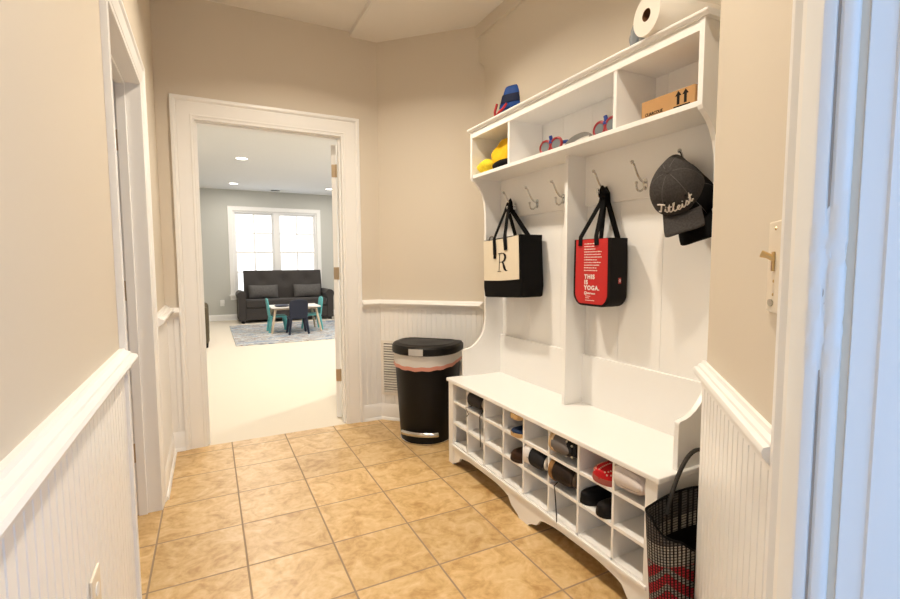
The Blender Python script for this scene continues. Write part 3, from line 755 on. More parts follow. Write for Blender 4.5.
def hk(dx=0, dy=0, dz=0): return (HK[0] - .20 + dx, HK[1] - 1.195 + dy, HK[2] - .985 + dz)
# front handle
MB().tube([(-.005, .045, .235), (-.006, .046, .325), hk(-.022, .018, -.05), hk(-.010, .010, -.008), hk(-.002, 0, .008), hk(-.010, -.008, -.008), hk(-.022, -.012, -.05), (-.006, -.060, .325), (-.005, -.064, .255)], .008, 8, flat=(.004, .0165), up=(1, 0, 0)).build('handle', BFAB, t, smooth=80)
MB().tube([(.153, .060, .30), (.152, .060, .33), hk(.000, .014, -.05), hk(.000, .008, -.008), hk(.004, 0, .010), hk(.000, -.010, -.008), hk(.000, -.018, -.05), (.152, -.060, .33), (.153, -.062, .30)], .008, 8, flat=(.004, .0165), up=(1, 0, 0)).build('handle', BFAB, t, smooth=80)
MB().tube([(-.004, .045, .235), (-.006, .043, .215)], .009, 8).build('handle_tip', BFAB, t)
MB().tube([(-.004 + .012 * sin(pi * k / 8) * 0, .075 + .026 * cos(pi * k / 8), .318 + .022 * sin(pi * k / 8)) for k in range(9)], .004, 8).build('ring_tab', mat('grey_ring', (.16, .14, .12), .4), t)

r = thing('reusable_shopping_bag', (.25, .565, .985), 'small red and black shopping bag printed THIS IS YOGA hanging from a hook', 'bag')
# U-shaped front outline extruded in depth
def uout(h=.291, w=.112, rad=.055, n=8):
    pts = [(-w * .98, h), (-w, h * .5), (-w, rad)]
    pts += [(-w + rad - rad * cos(radians(90 * k / n)), rad - rad * sin(radians(90 * k / n))) for k in range(1, n + 1)]
    pts += [(w - rad + rad * sin(radians(90 * k / n)), rad - rad * cos(radians(90 * k / n))) for k in range(n + 1)]
    pts += [(w, h * .5), (w * .98, h)]
    return pts
U = uout()
mb = MB()
rings = []
for x, ins in [(0, .004), (.004, 0), (.05, -.001), (.096, 0), (.10, .004)]:
    rings.append([V((x, a * (1 - ins / .1), z if z > .28 else z + ins)) for a, z in U])
mb.loft(rings); mb.build('body', DGREY, r, smooth=40, bevel=.001)
Ui = [(a * .955, max(.010, z * .985 + .004) if z < .28 else .289) for a, z in uout(w=.100)]
MB().prism(Ui, lambda a, z: V((-.0012, a - .001, z)), lambda a, z: V((.001, a - .001, z))).build('front_panel', RED, r)
ux = lambda d: (lambda u, v_, w: V((-.0022 - w, d[0] - u, d[1] + v_)))
for i, (s_, z) in enumerate([('THIS', .119), ('IS', .095), ('YOGA.', .071)]):
    text_mb(s_, .0262, ux((.037, z)), .0004, spacing=1.2, off=.0010).build('lettering', WTXT, r)
mb = MB(); mb.tube([(-.0018,   .029 + .0068 * cos(2 * pi * k / 16), .056 + .0068 * sin(2 * pi * k / 16)) for k in range(16)], .0012, 6, closed=True); mb.tube([(-.0018, .029 - .003, .051), (-.0018, .029, .057), (-.0018, .029 + .003, .051)], .0012, 6); mb.build('emblem', WTXT, r)
text_mb('lululemon', .0115, ux((.020, .0525)), .0004, spacing=1.08, off=.0004).build('lettering', WTXT, r)
rg = random.Random(4); mb = MB()
for i in range(11):
    z = .268 - i * .0115; a = .040
    end = a - rg.uniform(.045, .098)
    while a > end:
        l = rg.uniform(.004, .013); mb.box(-.0020, -.0012, max(a - l, end - .004), a, z, z + rg.uniform(.0028, .0042)); a -= l + rg.uniform(.0025, .004)
for i, (z, l) in enumerate([(.042, .03), (.034, .024), (.024, .055)]):
    a = .03; end = a - l
    while a > end: mb.box(-.0020, -.0012, a - .006, a, z, z + .0025); a -= .008
mb.build('small_print', WTXT, r)
mb = MB(); mb.box(.045, .059, -.1138, -.1126, .101, .125); mb.build('side_tag', REDF, r)
mb = MB(); mb.tube([(.052 + .004 * cos(radians(a)), -.1142, .115 + .004 * sin(radians(a))) for a in range(-50, 231, 20)], .0009, 6); mb.tube([(.0480, -.1142, .107), (.0495, -.1142, .112)], .0009, 6); mb.tube([(.056, -.1142, .107), (.0545, -.1142, .112)], .0009, 6); mb.build('side_emblem', WTXT, r)
HK = (.332, .572, 1.484); B0 = (.25, .565, .985)
def hk2(dx=0, dy=0, dz=0): return (HK[0] - B0[0] + dx, HK[1] - B0[1] + dy, HK[2] - B0[2] + dz)
MB().tube([(-.003, .066, .262), (-.002, .064, .30), hk2(-.016, .012, -.05), hk2(-.008, .008, -.010), hk2(-.002, 0, .008), hk2(-.008, -.006, -.010), hk2(-.016, -.004, -.05), (-.002, -.030, .30), (-.003, -.034, .262)], .008, 8, flat=(.0035, .013), up=(1, 0, 0)).build('handle', BFAB, r, smooth=80)
MB().tube([(.102, .050, .27), (.100, .046, .30), hk2(.004, .008, -.05), hk2(.004, .004, -.01), hk2(.006, 0, .010), hk2(.006, -.006, -.01), hk2(.004, -.012, -.05), (.100, -.050, .30), (.102, -.054, .27)], .008, 8, flat=(.0035, .013), up=(1, 0, 0)).build('handle', BFAB, r, smooth=80)
o = blob('handle_knot', hk2(-.010, 0, -.008), .021, BFAB, 9, .2, n=14, sc3=(1, .9, 1.2)); o.parent = r

# ------------------------------------------------------------------ caps on the last hook
SEAM = mat('cap_stitching', (.11, .10, .095), .9)
def cap(loc, M, m, lab, script=False, s=1.0, squash=.80):
    c = thing('baseball_cap', loc, lab, 'cap', M=M)
    A, Bc, H = .102 * s, .091 * s, .118 * s * squash
    def surf(ph, th, off=0):
        d = 1.0
        for k in range(6):
            dp = (ph - (pi / 6 + k * pi / 3) + pi) % (2 * pi) - pi
            d -= .014 * math.exp(-(dp / .05) ** 2) * min(1, th / .4)
        # soft crumple on the rear half
        back = max(0, -cos(ph)); d -= .07 * back * (0.5 + .5 * sin(5 * ph + 3 * th)) * sin(th)
        st = sin(th) ** .82; ct = cos(th)
        d += .03 * max(0, cos(ph)) * sin(2 * th)
        x = A * cos(ph) * st * d; y = Bc * sin(ph) * st * d
        if x < 0:
            k_ = (-x / A); x *= 1.40; y = y * (1 - .62 * min(1, k_) ** 1.5) + .026 * k_ ** 2
        q = V((x, y, H * ct ** .9 if ct > 0 else 0))
        if off:
            nrm = V((q.x / A ** 2, q.y / Bc ** 2, max(q.z, .01) / H ** 2)).normalized(); q = q + nrm * off
        return q
    mb = MB(); n = 72; rings = []
    for i in range(1, 22): rings.append([surf(2 * pi * k / n, pi / 2 * i / 21) for k in range(n)])
    mb.loft(rings, caps=False)
    mb.f.append(tuple(range(n)))
    mb.build('crown', m, c, smooth=179, solid=.003)
    MB().ball((0, 0, H), .009, 8, (1, 1, .5)).build('button', m, c, smooth=179)
    for k in range(6):
        ph = pi / 6 + k * pi / 3; sm = MB(); sm.tube([surf(ph, .12 + (pi / 2 - .12) * q / 14, .0006) for q in range(15)], .0015, 6); sm.build('seam', SEAM, c, smooth=60)
    def bill(u, v):
        w = 2 * u - 1; a = w * radians(43)
        p0 = V((A * cos(a), Bc * sin(a), 0)); x1 = A * .98 + .092 * s * (1 - .16 * abs(w) ** 3.5)
        e = min(1, (1 - abs(w)) / .10) ** .5
        x = p0.x - .004 + (x1 - p0.x + .004) * v * (.82 + .18 * e); y = p0.y * (1 + .10 * v - .06 * v * (1 - e))
        return V((x, y, .003 - .020 * (y / Bc) ** 2 * (.4 + .6 * v) + .006 * v))
    MB().grid(bill, 24, 8).build('bill', m, c, smooth=179, solid=.004)
    for ph in (-.42, .42): MB().ball(surf(ph, 1.02, .0005), .0042, 6).build('eyelet', BLK, c)
    # rear strap arch that hangs on the hook
    MB().tube([(-A * 1.37 * cos(t), .024 + Bc * .34 * sin(t), .002) for t in [radians(-50 + 10 * k) for k in range(11)]], .004, 8, flat=(.012, .002), up=(0, 0, 1)).build('strap', m, c)
    if script:
        # slanted cursive lettering, strokes in (u across, v up) units
        G = {'T': ([[(.0, .92), (.25, 1.0), (.75, .95)], [(.42, .97), (.36, .5), (.25, .05), (.05, .02)]], .62),
             'i': ([[(0, .15), (.12, .5), (.10, .1), (.2, .03), (.34, .15)], [(.16, .68), (.18, .74)]], .32),
             't': ([[(0, .15), (.2, .95), (.12, .12), (.2, .02), (.36, .15)], [(.02, .60), (.36, .64)]], .36),
             'l': ([[(0, .15), (.2, .75), (.26, 1.0), (.14, .9), (.1, .15), (.2, .02), (.36, .15)]], .36),
             'e': ([[(0, .15), (.2, .26), (.3, .42), (.2, .52), (.08, .38), (.08, .12), (.2, .02), (.38, .15)]], .38),
             's': ([[(0, .12), (.18, .52), (.28, .3), (.24, .06), (.08, .05)], [(.24, .05), (.4, .15)]], .38)}
        Wt = sum(G[k_][1] for k_ in 'Titleist'); u0 = 0; mb = MB(); spread = 1.40; hgt = .32
        for ch in 'Titleist':
            for st in G[ch][0]:
                pts = []
                for i in range(len(st) - 1):
                    for k in range(4): pts.append((st[i][0] + (st[i + 1][0] - st[i][0]) * k / 4, st[i][1] + (st[i + 1][1] - st[i][1]) * k / 4))
                pts.append(st[-1])
                P = []
                for a, b_ in pts:
                    u = (u0 + a + .14 * b_) / Wt - .5; P.append(surf(u * spread - .13, 1.39 - hgt * b_ - .12 * u, .0022))
                mb.tube(P, .0023 if ch != 'T' else .0028, 6)
            u0 += G[ch][1]
        mb.build('script_lettering', WTXT, c)
    return c
def axes(fx_, up_):
    z = V(up_).normalized(); x = V(fx_); x = (x - z * x.dot(z)).normalized(); y = z.cross(x)
    return Matrix((x, y, z)).transposed()
cap((.276, .165, 1.420), axes((-.40, -.46, -.80), (-.78, -.20, .52)), CAPG, 'charcoal grey cap with white script lettering hanging in front on the hook', True, .99, .94)
cap((.312, .146, 1.398), axes((-.28, -.42, -.86), (-.85, -.22, .36)), BFAB, 'plain black cap hanging behind the charcoal grey cap', False, .93, .75)

# ------------------------------------------------------------------ shoes
def shoe(loc, M, lab, cat='shoe', L=.27, W_=.098, H=.10, sole=(.8, .77, .72), upper=(.02, .02, .02), toe=None, soleh=.024, laces=None, dots=None, rand=None, boot=0, group='shoes in the bench cubbies', tongue=None, pattern=None, eyestay=None, toe_t=.79, heel=None, collar=None, ridges=None):
    s = thing('shoe', loc, lab, cat, group, M=M)
    def mt(nm, c, **k): return mat(nm, c, k.pop('rough', .6), **k)
    UM = mt('shoe_upper', upper, noise=.2, nscale=120, bump=.25, bscale=400); SM = mt('shoe_sole', sole, noise=.06, nscale=60)
    def hw_(t):   # half width along the length, t 0 heel .. 1 toe
        return W_ / 2 * (.93 + .03 * sin(pi * min(1, t / .35) / 2) - .06 * math.exp(-((t - .40) / .13) ** 2) + .03 * math.exp(-((t - .74) / .22) ** 2)) * (1 - max(0, (t - .82) / .18) ** 3.2 * .98) ** .5 * (1 - max(0, (.14 - t) / .14) ** 2.4 * .98) ** .5
    def cy(t): return .010 * sin(pi * t) * (1 if t > .5 else .5)
    def hh(t):
        base = H * (.92 - .02 * sin(pi * t / .3) if t < .3 else (.92 - (.92 - .62) * ((t - .30) / .42) ** .9 if t < .72 else .62 - .14 * ((t - .72) / .28) ** 2))
        return max(.024, base + boot * max(0, 1 - t / .4))
    ts = [0, .004, .015, .035, .07, .12, .18, .25, .32, .40, .48, .56, .64, .72, .79, .85, .90, .94, .97, .988, .997, 1]
    def section(t, z0, top, w, n=16, pw=.62):
        r = []
        for k in range(n + 1):
            a = pi * k / n; ca, sa = cos(a), sin(a)
            r.append(V((t * L, cy(t) + w * (abs(ca) ** pw) * (1 if ca > 0 else -1), z0 + (top - z0) * sa ** .58)))
        return r
    def inset(t, e): return max(.003, hw_(t) - e)
    mb = MB(); mb.loft([section(t, soleh * .7, hh(t), inset(t, .004)) for t in ts]); mb.build('upper', UM, s, smooth=60)
    mb = MB(); rings = []
    for t in ts:
        w_ = hw_(t); rings.append([V((t * L, cy(t) + y, z)) for y, z in ((-w_ * .96, 0), (-w_, .004), (-w_, soleh - .003), (-w_ * .97, soleh), (w_ * .97, soleh), (w_, soleh - .003), (w_, .004), (w_ * .96, 0))])
    # stretch the tip so that the outline is round
    mb.loft(rings); mb.build('sole', SM, s, smooth=45)
    if rand:
        mb = MB(); rings = [[V((t * L * 1.004 - .0005, cy(t) + y, z)) for y, z in ((-hw_(t) * 1.015, soleh * .3), (-hw_(t) * 1.015, soleh * .55), (hw_(t) * 1.015, soleh * .55), (hw_(t) * 1.015, soleh * .3))] for t in ts]
        mb.loft(rings); mb.build('sole_stripe', mt('sole_stripe', rand), s)
    if toe:
        mb = MB(); tt = [t for t in ts if t >= toe_t]
        mb.loft([[p + V((.0015 * (t > .98), 0, 0)) for p in section(t, soleh * .7, hh(t) + .0018, inset(t, .0022))] for t in tt]); mb.build('toe_cap', mt('toe_cap', toe, noise=.06, nscale=80), s, smooth=60)
    if heel:
        mb = MB(); tt = [t for t in ts if t <= .13]
        mb.loft([[p + V((-.0015 * (t < .01), 0, 0)) for p in section(t, soleh * .7, hh(t) * .90 + .0018, inset(t, .0022))] for t in tt]); mb.build('heel_counter', mt('heel_counter', heel, noise=.06, nscale=80), s, smooth=60)
    if ridges:
        for q in range(4):
            t = .02 + .035 * q; mb = MB(); mb.tube([p * 1.0 + V((0, 0, 0)) for p in section(t, soleh * .8, hh(t) * .93 + .001, inset(t, .0025), 16)], .0022, 6); mb.build('knit_rib', mt('knit_rib', ridges), s, smooth=60)
    # collar opening; its shaded inside is painted as a dark insert
    mb = MB(); cen = .20; ring = []
    for k in range(24):
        a = 2 * pi * k / 24; t = cen + .145 * cos(a); y = cy(t) + .60 * hw_(max(.08, t)) * sin(a); ring.append(V((t * L, y, hh(t) + .001 - .10 * abs(y) * .9)))
    mb.tube(ring, .0075 if collar else .0055, 8, closed=True); mb.build('collar', mt('collar', collar) if collar else UM, s, smooth=60)
    mb = MB(); mb.loft([[p + V((0, 0, -.001)) for p in ring], [V((cen * L, 0, hh(cen) - .004)) + (p - V((cen * L, 0, 0))) * 0 + V(((p.x - cen * L) * .7, p.y * .7, 0)) for p in ring]]); mb.build('lining', mt('lining', (.03, .028, .027)), s)
    if laces:
        LM = mt('lace', laces)
        for i in range(5):
            t = .45 + .07 * i; mb = MB(); w_ = hw_(t) * .52; top = hh(t)
            mb.tube([V((t * L + .004 * (1 if k > 3 else -1) * 0, cy(t) + w_ * (k - 3) / 3, top + .002 - .35 * (abs(k - 3) / 3) ** 2 * w_ * .6)) for k in range(7)], .0024, 6, flat=(.002, .0036)); mb.build('lace', LM, s)
        mb = MB(); t = .42
        mb.tube([V((t * L, 0, hh(t) + .003)), V((t * L + .012, .016, hh(t) + .012)), V((t * L + .022, .022, hh(t) + .004)), V((t * L + .01, .006, hh(t) + .003)), V((t * L + .012, -.016, hh(t) + .012)), V((t * L + .022, -.024, hh(t) + .004))], .002, 6); mb.build('lace', LM, s)
    if tongue:
        mb = MB(); mb.grid(lambda u, v: V(((.33 + .13 * (1 - v)) * L - .02 * v, (u - .5) * .046, hh(.40) + .004 + .022 * v)), 4, 4); mb.build('tongue', mt('tongue', tongue), s, solid=.005, smooth=179)
    if eyestay:
        mb = MB(); tt = [.46, .53, .60, .67, .74, .78]
        for sg in (-1, 1): mb.loft([[V((t * L, cy(t) + sg * hw_(t) * q, hh(t) + .0015 - .30 * hw_(t) * q * q)) for q in (.34, .48, .62)] + [V((t * L, cy(t) + sg * hw_(t) * q, hh(t) - .003 - .30 * hw_(t) * q * q)) for q in (.62, .48, .34)] for t in tt])
        mb.build('eyestay', mt('eyestay', eyestay), s)
    if dots:
        mb = MB()
        for i in range(7):
            for j in range(5):
                t = .05 + .05 * i
                if t > .40: continue
                a = radians(30 + 30 * j + (15 if i % 2 else 0)); p = section(t, soleh * .7, hh(t), inset(t, .004), 60)[int(round(a / pi * 60))]
                mb.ball(p, .0050, 5)
        mb.build('polka_dots', mt('dots', dots), s)
    if pattern:
        mb = MB()
        for i in range(9):
            t = .70 + .034 * i; 
            for a in (35, 65, 95, 125, 150):
                p = section(min(t, .985), soleh * .7, hh(min(t, .985)), inset(min(t, .985), .004), 60)[int(a / 180 * 60)]; mb.ball(p, .0032, 5)
        mb.build('print_motif', mt('motif', pattern), s)
    return s
SIDE = Matrix(((1, 0, 0), (0, 0, -1), (0, 1, 0)))             # heel to the room, sole toward the far end, lying on its side
def side_m(tilt=0, yaw=0): return Matrix.Rotation(radians(yaw), 3, 'Z') @ Matrix.Rotation(radians(tilt), 3, 'X') @ SIDE
UPR = Matrix(((-1, 0, 0), (0, -1, 0), (0, 0, 1)))              # toe to the room, standing
def upr_m(tilt=0, yaw=0): return Matrix.Rotation(radians(yaw), 3, 'Z') @ Matrix.Rotation(radians(tilt), 3, 'X') @ UPR
XH = .255
shoe((.004, .178, .4355), side_m(), 'white knit sneaker lying on its side in the top cubby nearest the woven bag', L=.28, W_=.096, H=.135, sole=(.72, .66, .63), upper=(.64, .57, .55), heel=(.70, .64, .62), ridges=(.60, .54, .52), collar=(.74, .69, .66), soleh=.034, laces=(.7, .66, .63), tongue=(.68, .62, .6))
shoe((XH, .264, .3785), upr_m(0, 4), 'red shoe with pale patterned toe in a top cubby', L=.25, W_=.112, H=.097, sole=(.35, .10, .08), upper=(.5, .015, .02), soleh=.022, pattern=(.62, .38, .30), laces=(.12, .02, .02))
shoe((XH + .012, .3215, .2535), upr_m(0, -6), 'black slip on shoe under the red shoe, the farther of the two', L=.25, W_=.070, H=.088, sole=(.012, .012, .012), upper=(.012, .011, .012), soleh=.016)
shoe((XH + .002, .239, .2535), upr_m(0, -2), 'black slip on shoe under the red shoe, the one nearer the woven bag', L=.25, W_=.070, H=.088, sole=(.014, .013, .013), upper=(.014, .012, .012), soleh=.016)
shoe((.004, .533, .4355), side_m(), 'black polka dot sneaker with cream sole on its side in a top cubby', L=.29, W_=.096, H=.15, sole=(.66, .52, .34), upper=(.02, .019, .02), heel=(.15, .135, .13), soleh=.026, dots=(.74, .69, .58), rand=(.55, .36, .18), laces=(.03, .03, .03), collar=(.03, .028, .028))
shoe((.004, .533, .3145), side_m(), 'dark brown laced boot with tan sole under the polka dot sneaker', L=.30, W_=.104, H=.152, sole=(.30, .16, .06), upper=(.022, .014, .010), soleh=.024, laces=(.02, .015, .012), tongue=(.03, .02, .015), collar=(.10, .075, .055))
shoe((.004, .711, .3145), side_m(), 'black sneaker with thick white sole on its side in a middle cubby', L=.30, W_=.104, H=.152, sole=(.74, .71, .70), upper=(.02, .019, .02), soleh=.042, laces=(.75, .72, .68), tongue=(.75, .72, .66), collar=(.70, .66, .60))
shoe((XH + .002, .786, .3785), upr_m(0, 2), 'navy shoe with tan sole standing in a top cubby', L=.26, W_=.096, H=.055, sole=(.55, .36, .17), upper=(.018, .035, .085), soleh=.018)
shoe((XH + .004, .783, .4815), Matrix(((-1, 0, 0), (0, 1, 0), (0, 0, -1))), 'navy shoe turned upside down, tan sole up, on the standing navy shoe', L=.26, W_=.096, H=.048, sole=(.56, .38, .18), upper=(.018, .035, .085), soleh=.024)
shoe((XH + .010, .790, .2535), upr_m(0, 0), 'dark brown loafer in the cubby below the navy pair', L=.26, W_=.098, H=.085, sole=(.05, .03, .02), upper=(.045, .022, .013), soleh=.014)
shoe((.004, 1.226, .4355), side_m(), 'dark grey boot with pale trim and a long hanging lace', L=.29, W_=.096, H=.152, sole=(.035, .03, .028), upper=(.03, .026, .024), soleh=.024, laces=(.05, .04, .03), collar=(.40, .36, .31))
def lace(pts, lab):
    mb = MB(); mb.tube(pts, .0022, 6); o = mb.build('shoelace', mat('lace_dark', (.035, .028, .022), .8), smooth=60); return tag(o, lab, 'shoelace', 'loose shoelaces hanging from the bench')
lace([(.03, 1.10, .40), (.012, 1.092, .388), (.004, 1.09, .375), (.004, 1.088, .32), (.005, 1.087, .27), (.006, 1.086, .215)], 'long dark shoelace hanging down the front from the grey boot')
lace([(.03, 1.19, .405), (.006, 1.21, .395), (.0, 1.235, .385), (-.002, 1.215, .372), (.0, 1.20, .36), (-.002, 1.22, .34)], 'short looped dark shoelace beside the grey boot')
lace([(.03, .50, .27), (.006, .494, .262), (.002, .485, .25), (.002, .478, .20), (.003, .474, .15), (.004, .472, .11)], 'dark shoelace hanging down from the brown boot')

# ------------------------------------------------------------------ trash can in the corner
ut, vt = V((R2, -R2, 0)), V((-R2, -R2, 0))
Mt = Matrix((ut, vt, V((0, 0, 1)))).transposed()
tc_ = thing('trash_can', (.068, 1.902, 0), 'tall black step trash can in the corner by the wall grille', 'trash can', M=Mt)
def dring(z, a, f, bk, n=28, r=.05):
    out = [V((a * cos(pi * k / n), f * sin(pi * k / n) ** .92, z)) for k in range(n + 1)]
    out += [V((-a + .012 * 0, -bk + r, z)), V((-a + r * .3, -bk + r * .3, z)), V((-a + r, -bk, z)), V((a - r, -bk, z)), V((a - r * .3, -bk + r * .3, z)), V((a, -bk + r, z))]
    return out
MB().loft([dring(.012, .172, .182, .12), dring(.02, .176, .186, .122), dring(.30, .195, .20, .13), dring(.565, .212, .215, .138), dring(.58, .212, .215, .138)]).build('body', BLACK, tc_, smooth=40)
MB().loft([dring(0, .176, .192, .12), dring(.010, .178, .194, .12), dring(.014, .172, .186, .12)]).build('base_ring', CHROME, tc_, smooth=40)
MB().loft([dring(.588, .222, .225, .145), dring(.594, .228, .231, .148), dring(.632, .228, .231, .148), dring(.645, .220, .222, .142), dring(.650, .19, .19, .12), dring(.652, .185, .185, .117), dring(.648, .175, .175, .11), dring(.655, .08, .08, .05)]).build('lid', BLACK, tc_, smooth=30)
mb = MB(); ps = []
for k in range(13):
    a = radians(50 + 70 * k / 12); ps.append((.172 * cos(a) * 1.25, .186 * sin(a) + .022, .075 + .008 * 0))
MB().tube(ps, .012, 8, flat=(.015, .010), up=(0, 0, 1)).build('pedal', CHROME, tc_, smooth=60)
mb = MB(); R_ = [[(.150 + .0) * 0, 0]]
rec = []
for z0, z1, a0, a1 in [(.045, .115, 52, 128)]:
    q = [[V((.1775 * cos(radians(a)) * 1.0, .1885 * sin(radians(a)) ** .92 + .0006, z)) for a in range(a0, a1 + 1, 4)] for z in (z0, z1)]
    mb.loft([r_ + [p_ * .98 for p_ in reversed(r_)] for r_ in [[V((p.x, p.y, p.z)) for p in rr_] for rr_ in q]])
mb.build('pedal_recess', BLK, tc_)
sk = MB(); pts = [radians(x) for x in (75, 81, 87, 93, 99)]
sk.loft([[V((.2295 * cos(a), .2325 * sin(a) ** .92, z)) for a in pts] + [V((.226 * cos(a), .229 * sin(a) ** .92, z)) for a in reversed(pts)] for z in (.592, .634)]); sk.build('sticker', mat('silver_sticker', (.55, .54, .52), .35, metal=.3), tc_)
ln = thing('bin_liner', (.068, 1.902, .50), 'grey trash bag liner with pink drawstring folded over the can rim', 'trash bag', M=Mt)
n_ = len(dring(0, 1, 1, 1))
def lring(z, e, wave=0):
    base = dring(z, .213 + e, .216 + e, .139 + e)
    for i, p in enumerate(base):
        fr = max(0, p.y) / .22; p.z += wave * (fr * .8) + (.003 * sin(i * 1.7) if wave else 0)
    return base
MB().loft([lring(.087, .003), lring(.06, .0045, -.01), lring(.035, .004, -.03), lring(.035, .002, -.03), lring(.084, .0015)], caps=False).build('liner', GLOVE, ln, smooth=60)
MB().loft([lring(.040, .0052, -.03), lring(.020, .0055, -.035), lring(.018, .002, -.035), lring(.040, .002, -.03), lring(.040, .0052, -.03)], caps=False).build('drawstring', PINK, ln, smooth=60)

# return-air grille in the corner wall
v = thing('wall_vent', tuple(FC(.004, .008, .19)), 'white return air grille low on the corner wall behind the trash can', 'vent', M=Matrix((FC.d, FC.n, V((0, 0, 1)))).transposed())
mb = MB(); mb.box(0, .36, 0, .008, 0, .022); mb.box(0, .36, 0, .008, .388, .41); mb.box(0, .022, 0, .008, .022, .388); mb.box(.338, .36, 0, .008, .022, .388); mb.build('frame', GRILLE, v, bevel=.001)
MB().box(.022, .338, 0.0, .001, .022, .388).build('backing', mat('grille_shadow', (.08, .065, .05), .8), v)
mb = MB()
for i in range(19): mb.box(.022, .338, -.009, .009, -.0012, .0012, Matrix.Translation((0, .006, .033 + i * .0190)) @ Matrix.Rotation(radians(-38), 4, 'X'))
mb.build('louvers', GRILLE, v)

# switch plate and bumper on the entry wall, outlet on the left wall
sP = thing('light_switch', tuple(FE(.520, 0, 1.092)), 'ivory light switch plate with brass lever beside the door casing', 'switch', M=Matrix((FE.d, FE.n, V((0, 0, 1)))).transposed())
MB().box(-.035, .035, 0, .006, 0, .150).build('plate', PLATE, sP, bevel=.004)
mb = MB(); mb.tube([(.0, .006, .088), (-.003, .016, .094), (-.006, .024, .097)], [.005, .005, .0065], 8); mb.box(-.004, .004, .006, .010, .068, .10); mb.build('lever', BRASS, sP, bevel=.001)
for z in (.030, .052, .137): MB().ball((0, .006, z), .003, 6, (1, .5, 1)).build('screw', BRASS, sP)
MB().prism([(.012 * cos(2 * pi * k / 14), .006 * sin(2 * pi * k / 14)) for k in range(14)], lambda a, z: V((a - .008, .006, z + .016)), lambda a, z: V((a - .008, .008, z + .016))).build('nameplate', mat('dull_metal', (.5, .46, .38), .5, metal=.5), sP)
oP = thing('power_outlet', (XL + .008, .19, .475), 'white power outlet on the beadboard low on the left wall', 'outlet', M=Matrix((V((0, 1, 0)), V((1, 0, 0)), V((0, 0, 1)))).transposed())
MB().box(-.038, .038, 0, .006, -.06, .06).build('plate', PLATE, oP, bevel=.003)
for z in (-.022, .022):
    MB().prism([(.015 * cos(2 * pi * k / 16), .013 * sin(2 * pi * k / 16)) for k in range(16)], lambda a, b: V((a, .006, z + b)), lambda a, b: V((a, .008, z + b))).build('receptacle', WPLATE, oP)

# ------------------------------------------------------------------ woven bag between bench and entry wall
wb = thing('woven_bag', (.075, -.088, 0), 'black and red woven straw bag standing at the bench end', 'bag')
def wrim(a):      # rim height by angle; front sags
    return .452 - .16 * max(0, -sin(a)) ** .9 * (.55 + .45 * max(0, cos(a) + .6)) + .004 * sin(5 * a)
def wpt(a, v, off=0):
    top = wrim(a); z = .004 + (top - .004) * v
    fl = .82 + .20 * v ** .8
    if cos(a) < 0: fl += .06 * v * (-cos(a))
    A_, B_ = (.185 + off) * fl, (.060 + off) * (.86 + .14 * v)
    ca, sa = cos(a), sin(a)
    return V((A_ * (abs(ca) ** .7) * (1 if ca > 0 else -1), B_ * (abs(sa) ** .8) * (1 if sa > 0 else -1), z))
def wbody(name, off, mat_, parent):
    na, nv = 96, 30; mb = MB()
    mb.grid(lambda u, v: wpt(2 * pi * u, v, off), na, nv); o = mb.build(name, mat_, parent, smooth=179, solid=.004)
    me = o.data; uv = me.uv_layers.new(name='UVMap')
    for p in me.polygons:
        for li in p.loop_indices:
            vi = me.loops[li].vertex_index; i, j = vi // (nv + 1), vi % (nv + 1)
            z = me.vertices[vi].co.z
            uv.data[li].uv = (i / na * 60, z / .0088)
    return o
wbody('woven_body', 0, WOVEN, wb)
MB().loft([[wpt(2 * pi * k / 40, 0, 0) + V((0, 0, -.003)) for k in range(40)], [wpt(2 * pi * k / 40, 0, -.002) + V((0, 0, .003)) for k in range(40)]]).build('bottom', BFAB, wb)
MB().grid(lambda u, v: wpt(2 * pi * u, .03 + .70 * v, -.005), 64, 8).build('lining', BFAB, wb, smooth=179)  # black sheet added to paint the shade inside the bag
MB().tube([wpt(2 * pi * k / 80, 1, 0) for k in range(80)], .0035, 6, closed=True).build('rim_binding', BFAB, wb, smooth=60)
STRP = mat('braided_handle', (.05, .046, .043), .8, noise=.5, nscale=260, bump=.8, bscale=300)
MB().tube([(-.068 + .30 * t, .052 + .012 * sin(pi * t), .40 + .172 * (sin(pi * t) ** .8)) for t in [k / 24 for k in range(25)]], .0065, 8).build('handle', STRP, wb, smooth=60)
MB().tube([(-.02 + .17 * t, -.052 - .006 * sin(pi * t), .31 + .14 * (sin(pi * t) ** .62)) for t in [k / 24 for k in range(25)]], .0065, 8).build('handle', STRP, wb, smooth=60) if False else None

# details that belong to a part hang on that part
SUB = {'tote_bag': ('front_panel', ('monogram',)), 'reusable_shopping_bag': ('front_panel', ('lettering', 'emblem', 'small_print')), 'baseball_cap': ('crown', ('script_lettering', 'eyelet', 'button', 'seam')),
       'trash_can': ('lid', ('sticker',)), 'cardboard_box': ('body', ('lettering', 'arrow_mark', 'arrow_base_line')), 'shoe': ('upper', ('toe_cap', 'heel_counter', 'lace', 'knit_rib', 'polka_dots', 'print_motif', 'eyestay')),
       'sofa': ('backrest', ('tuft_button',)), 'light_switch': ('plate', ('screw', 'nameplate')), 'power_outlet': ('plate', ('receptacle',)), 'swim_goggles': ('rim', ())}
for o in [o for o in sc.objects if o.type == 'EMPTY']:
    k_ = o.name.split('.')[0]
    if k_ not in SUB: continue
    host = [c for c in o.children if c.name.split('.')[0] == SUB[k_][0]]
    if not host: continue
    for c in list(o.children):
        if c.name.split('.')[0] in SUB[k_][1]: c.parent = host[0]
for c in [c for c in sc.objects if c.name.split('.')[0] == 'side_emblem']: c.parent = [d for d in c.parent.children if d.name.split('.')[0] == 'side_tag'][0]

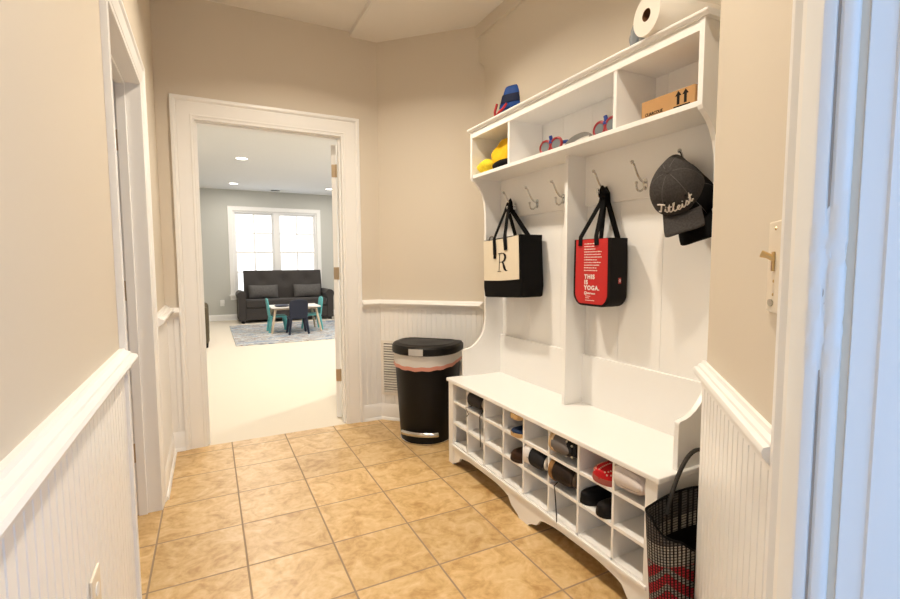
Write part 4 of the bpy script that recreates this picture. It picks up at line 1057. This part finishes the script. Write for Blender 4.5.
# ------------------------------------------------------------------ lights
def area(name, loc, rot, size, power, col, shape='DISK', sy=None, spread=180):
    l = bpy.data.lights.new(name, 'AREA'); l.energy = power; l.color = col; l.shape = shape; l.size = size; l.spread = radians(spread)
    if sy: l.size_y = sy
    o = bpy.data.objects.new(name, l); COL.objects.link(o); o.location = loc; o.rotation_euler = rot; return o
WARM = (1, .885, .725)
P_HALL = 17
for i, (x, y, pw) in enumerate([(-.58, -.22, .78), (-.62, 1.28, 1.35)]):
    c = downlight(x, y, ZC, ['recessed hall ceiling light nearest the entry door', 'recessed hall ceiling light nearest the far doorway'][i], 'recessed lights of the hall')
    area('hall_lamp', (x, y, ZC - .012), (0, 0, 0), .12, P_HALL * pw, WARM, spread=140)
for (x, y) in [(-.742, 6.55), (-.745, 8.95), (1.03, 8.85), (1.03, 6.55), (-.742, 4.0), (1.03, 4.0), (2.6, 5)]:  # spots without a fixture are unseen lamps added to brighten the carpet
    area('room_and_fill_lamp', (x, y, ZROOM - .012), (0, 0, 0), .14, 29 if y < 8 else 11, (1, .92, .81))

wd = bpy.data.worlds.new('world'); sc.world = wd; wd.use_nodes = True
bg = wd.node_tree.nodes['Background']; wn_ = wd.node_tree.nodes; wl = wd.node_tree.links
tc = wn_.new('ShaderNodeTexCoord'); dp = wn_.new('ShaderNodeVectorMath'); dp.operation = 'DOT_PRODUCT'; dp.inputs[1].default_value = (.1, .995, 0)
wl.new(tc.outputs['Generated'], dp.inputs[0]); cr = wn_.new('ShaderNodeValToRGB'); wl.new(dp.outputs['Value'], cr.inputs[0])
e = cr.color_ramp.elements                                # bright white haze toward the sunny side, blue shade opposite
e[0].position = 0; e[0].color = (.33, .48, .72, 1); e[1].position = .9; e[1].color = (1, 1, 1, 1); k = e.new(.35); k.color = (.55, .72, .95, 1)
wl.new(cr.outputs[0], bg.inputs[0]); bg.inputs[1].default_value = 2.2
def portal(loc, rot, sx_, sy_):
    o = area('sky_portal', loc, rot, sx_, 1, (1, 1, 1), 'RECTANGLE', sy_); o.data.cycles.is_portal = True; return o
pm = FE((EO0 + EO1) / 2, -.17, 1.03)
portal(pm, (pi / 2, 0, radians(45)), .92, 2.06)
portal((fx(.05), YW + T + .02, 1.4), (-pi / 2, 0, 0), 1.75, 1.75)
portal((3.3 + T + .02, 9.8 - (RW0 + RW1) / 2, 1.38), (0, pi / 2, 0), 1.76, 3.3)

# ------------------------------------------------------------------ camera
yaw, pitch, roll = .469836, -.0778034, -.0038772
cam = bpy.data.cameras.new('camera'); cam.sensor_width = 36; cam.lens = 473.52 / 900 * 36; cam.clip_start = .01
co = bpy.data.objects.new('camera', cam); COL.objects.link(co)
f = V((sin(yaw) * cos(pitch), cos(yaw) * cos(pitch), sin(pitch))); r_ = V((cos(yaw), -sin(yaw), 0)); u_ = r_.cross(f)
r2 = r_ * cos(roll) + u_ * sin(roll); u2 = -r_ * sin(roll) + u_ * cos(roll)
m = Matrix((r2, u2, -f)).transposed().to_4x4(); m.translation = (-1.22116, -.98648, 1.17625); co.matrix_world = m
sc.camera = co
vs = sc.view_settings; vs.view_transform = 'Standard'; vs.look = 'None'; vs.gamma = 1; vs.use_curve_mapping = False; vs.exposure = 0.1
sc.cycles.use_denoising = True; sc.cycles.max_bounces = 10; sc.cycles.diffuse_bounces = 6
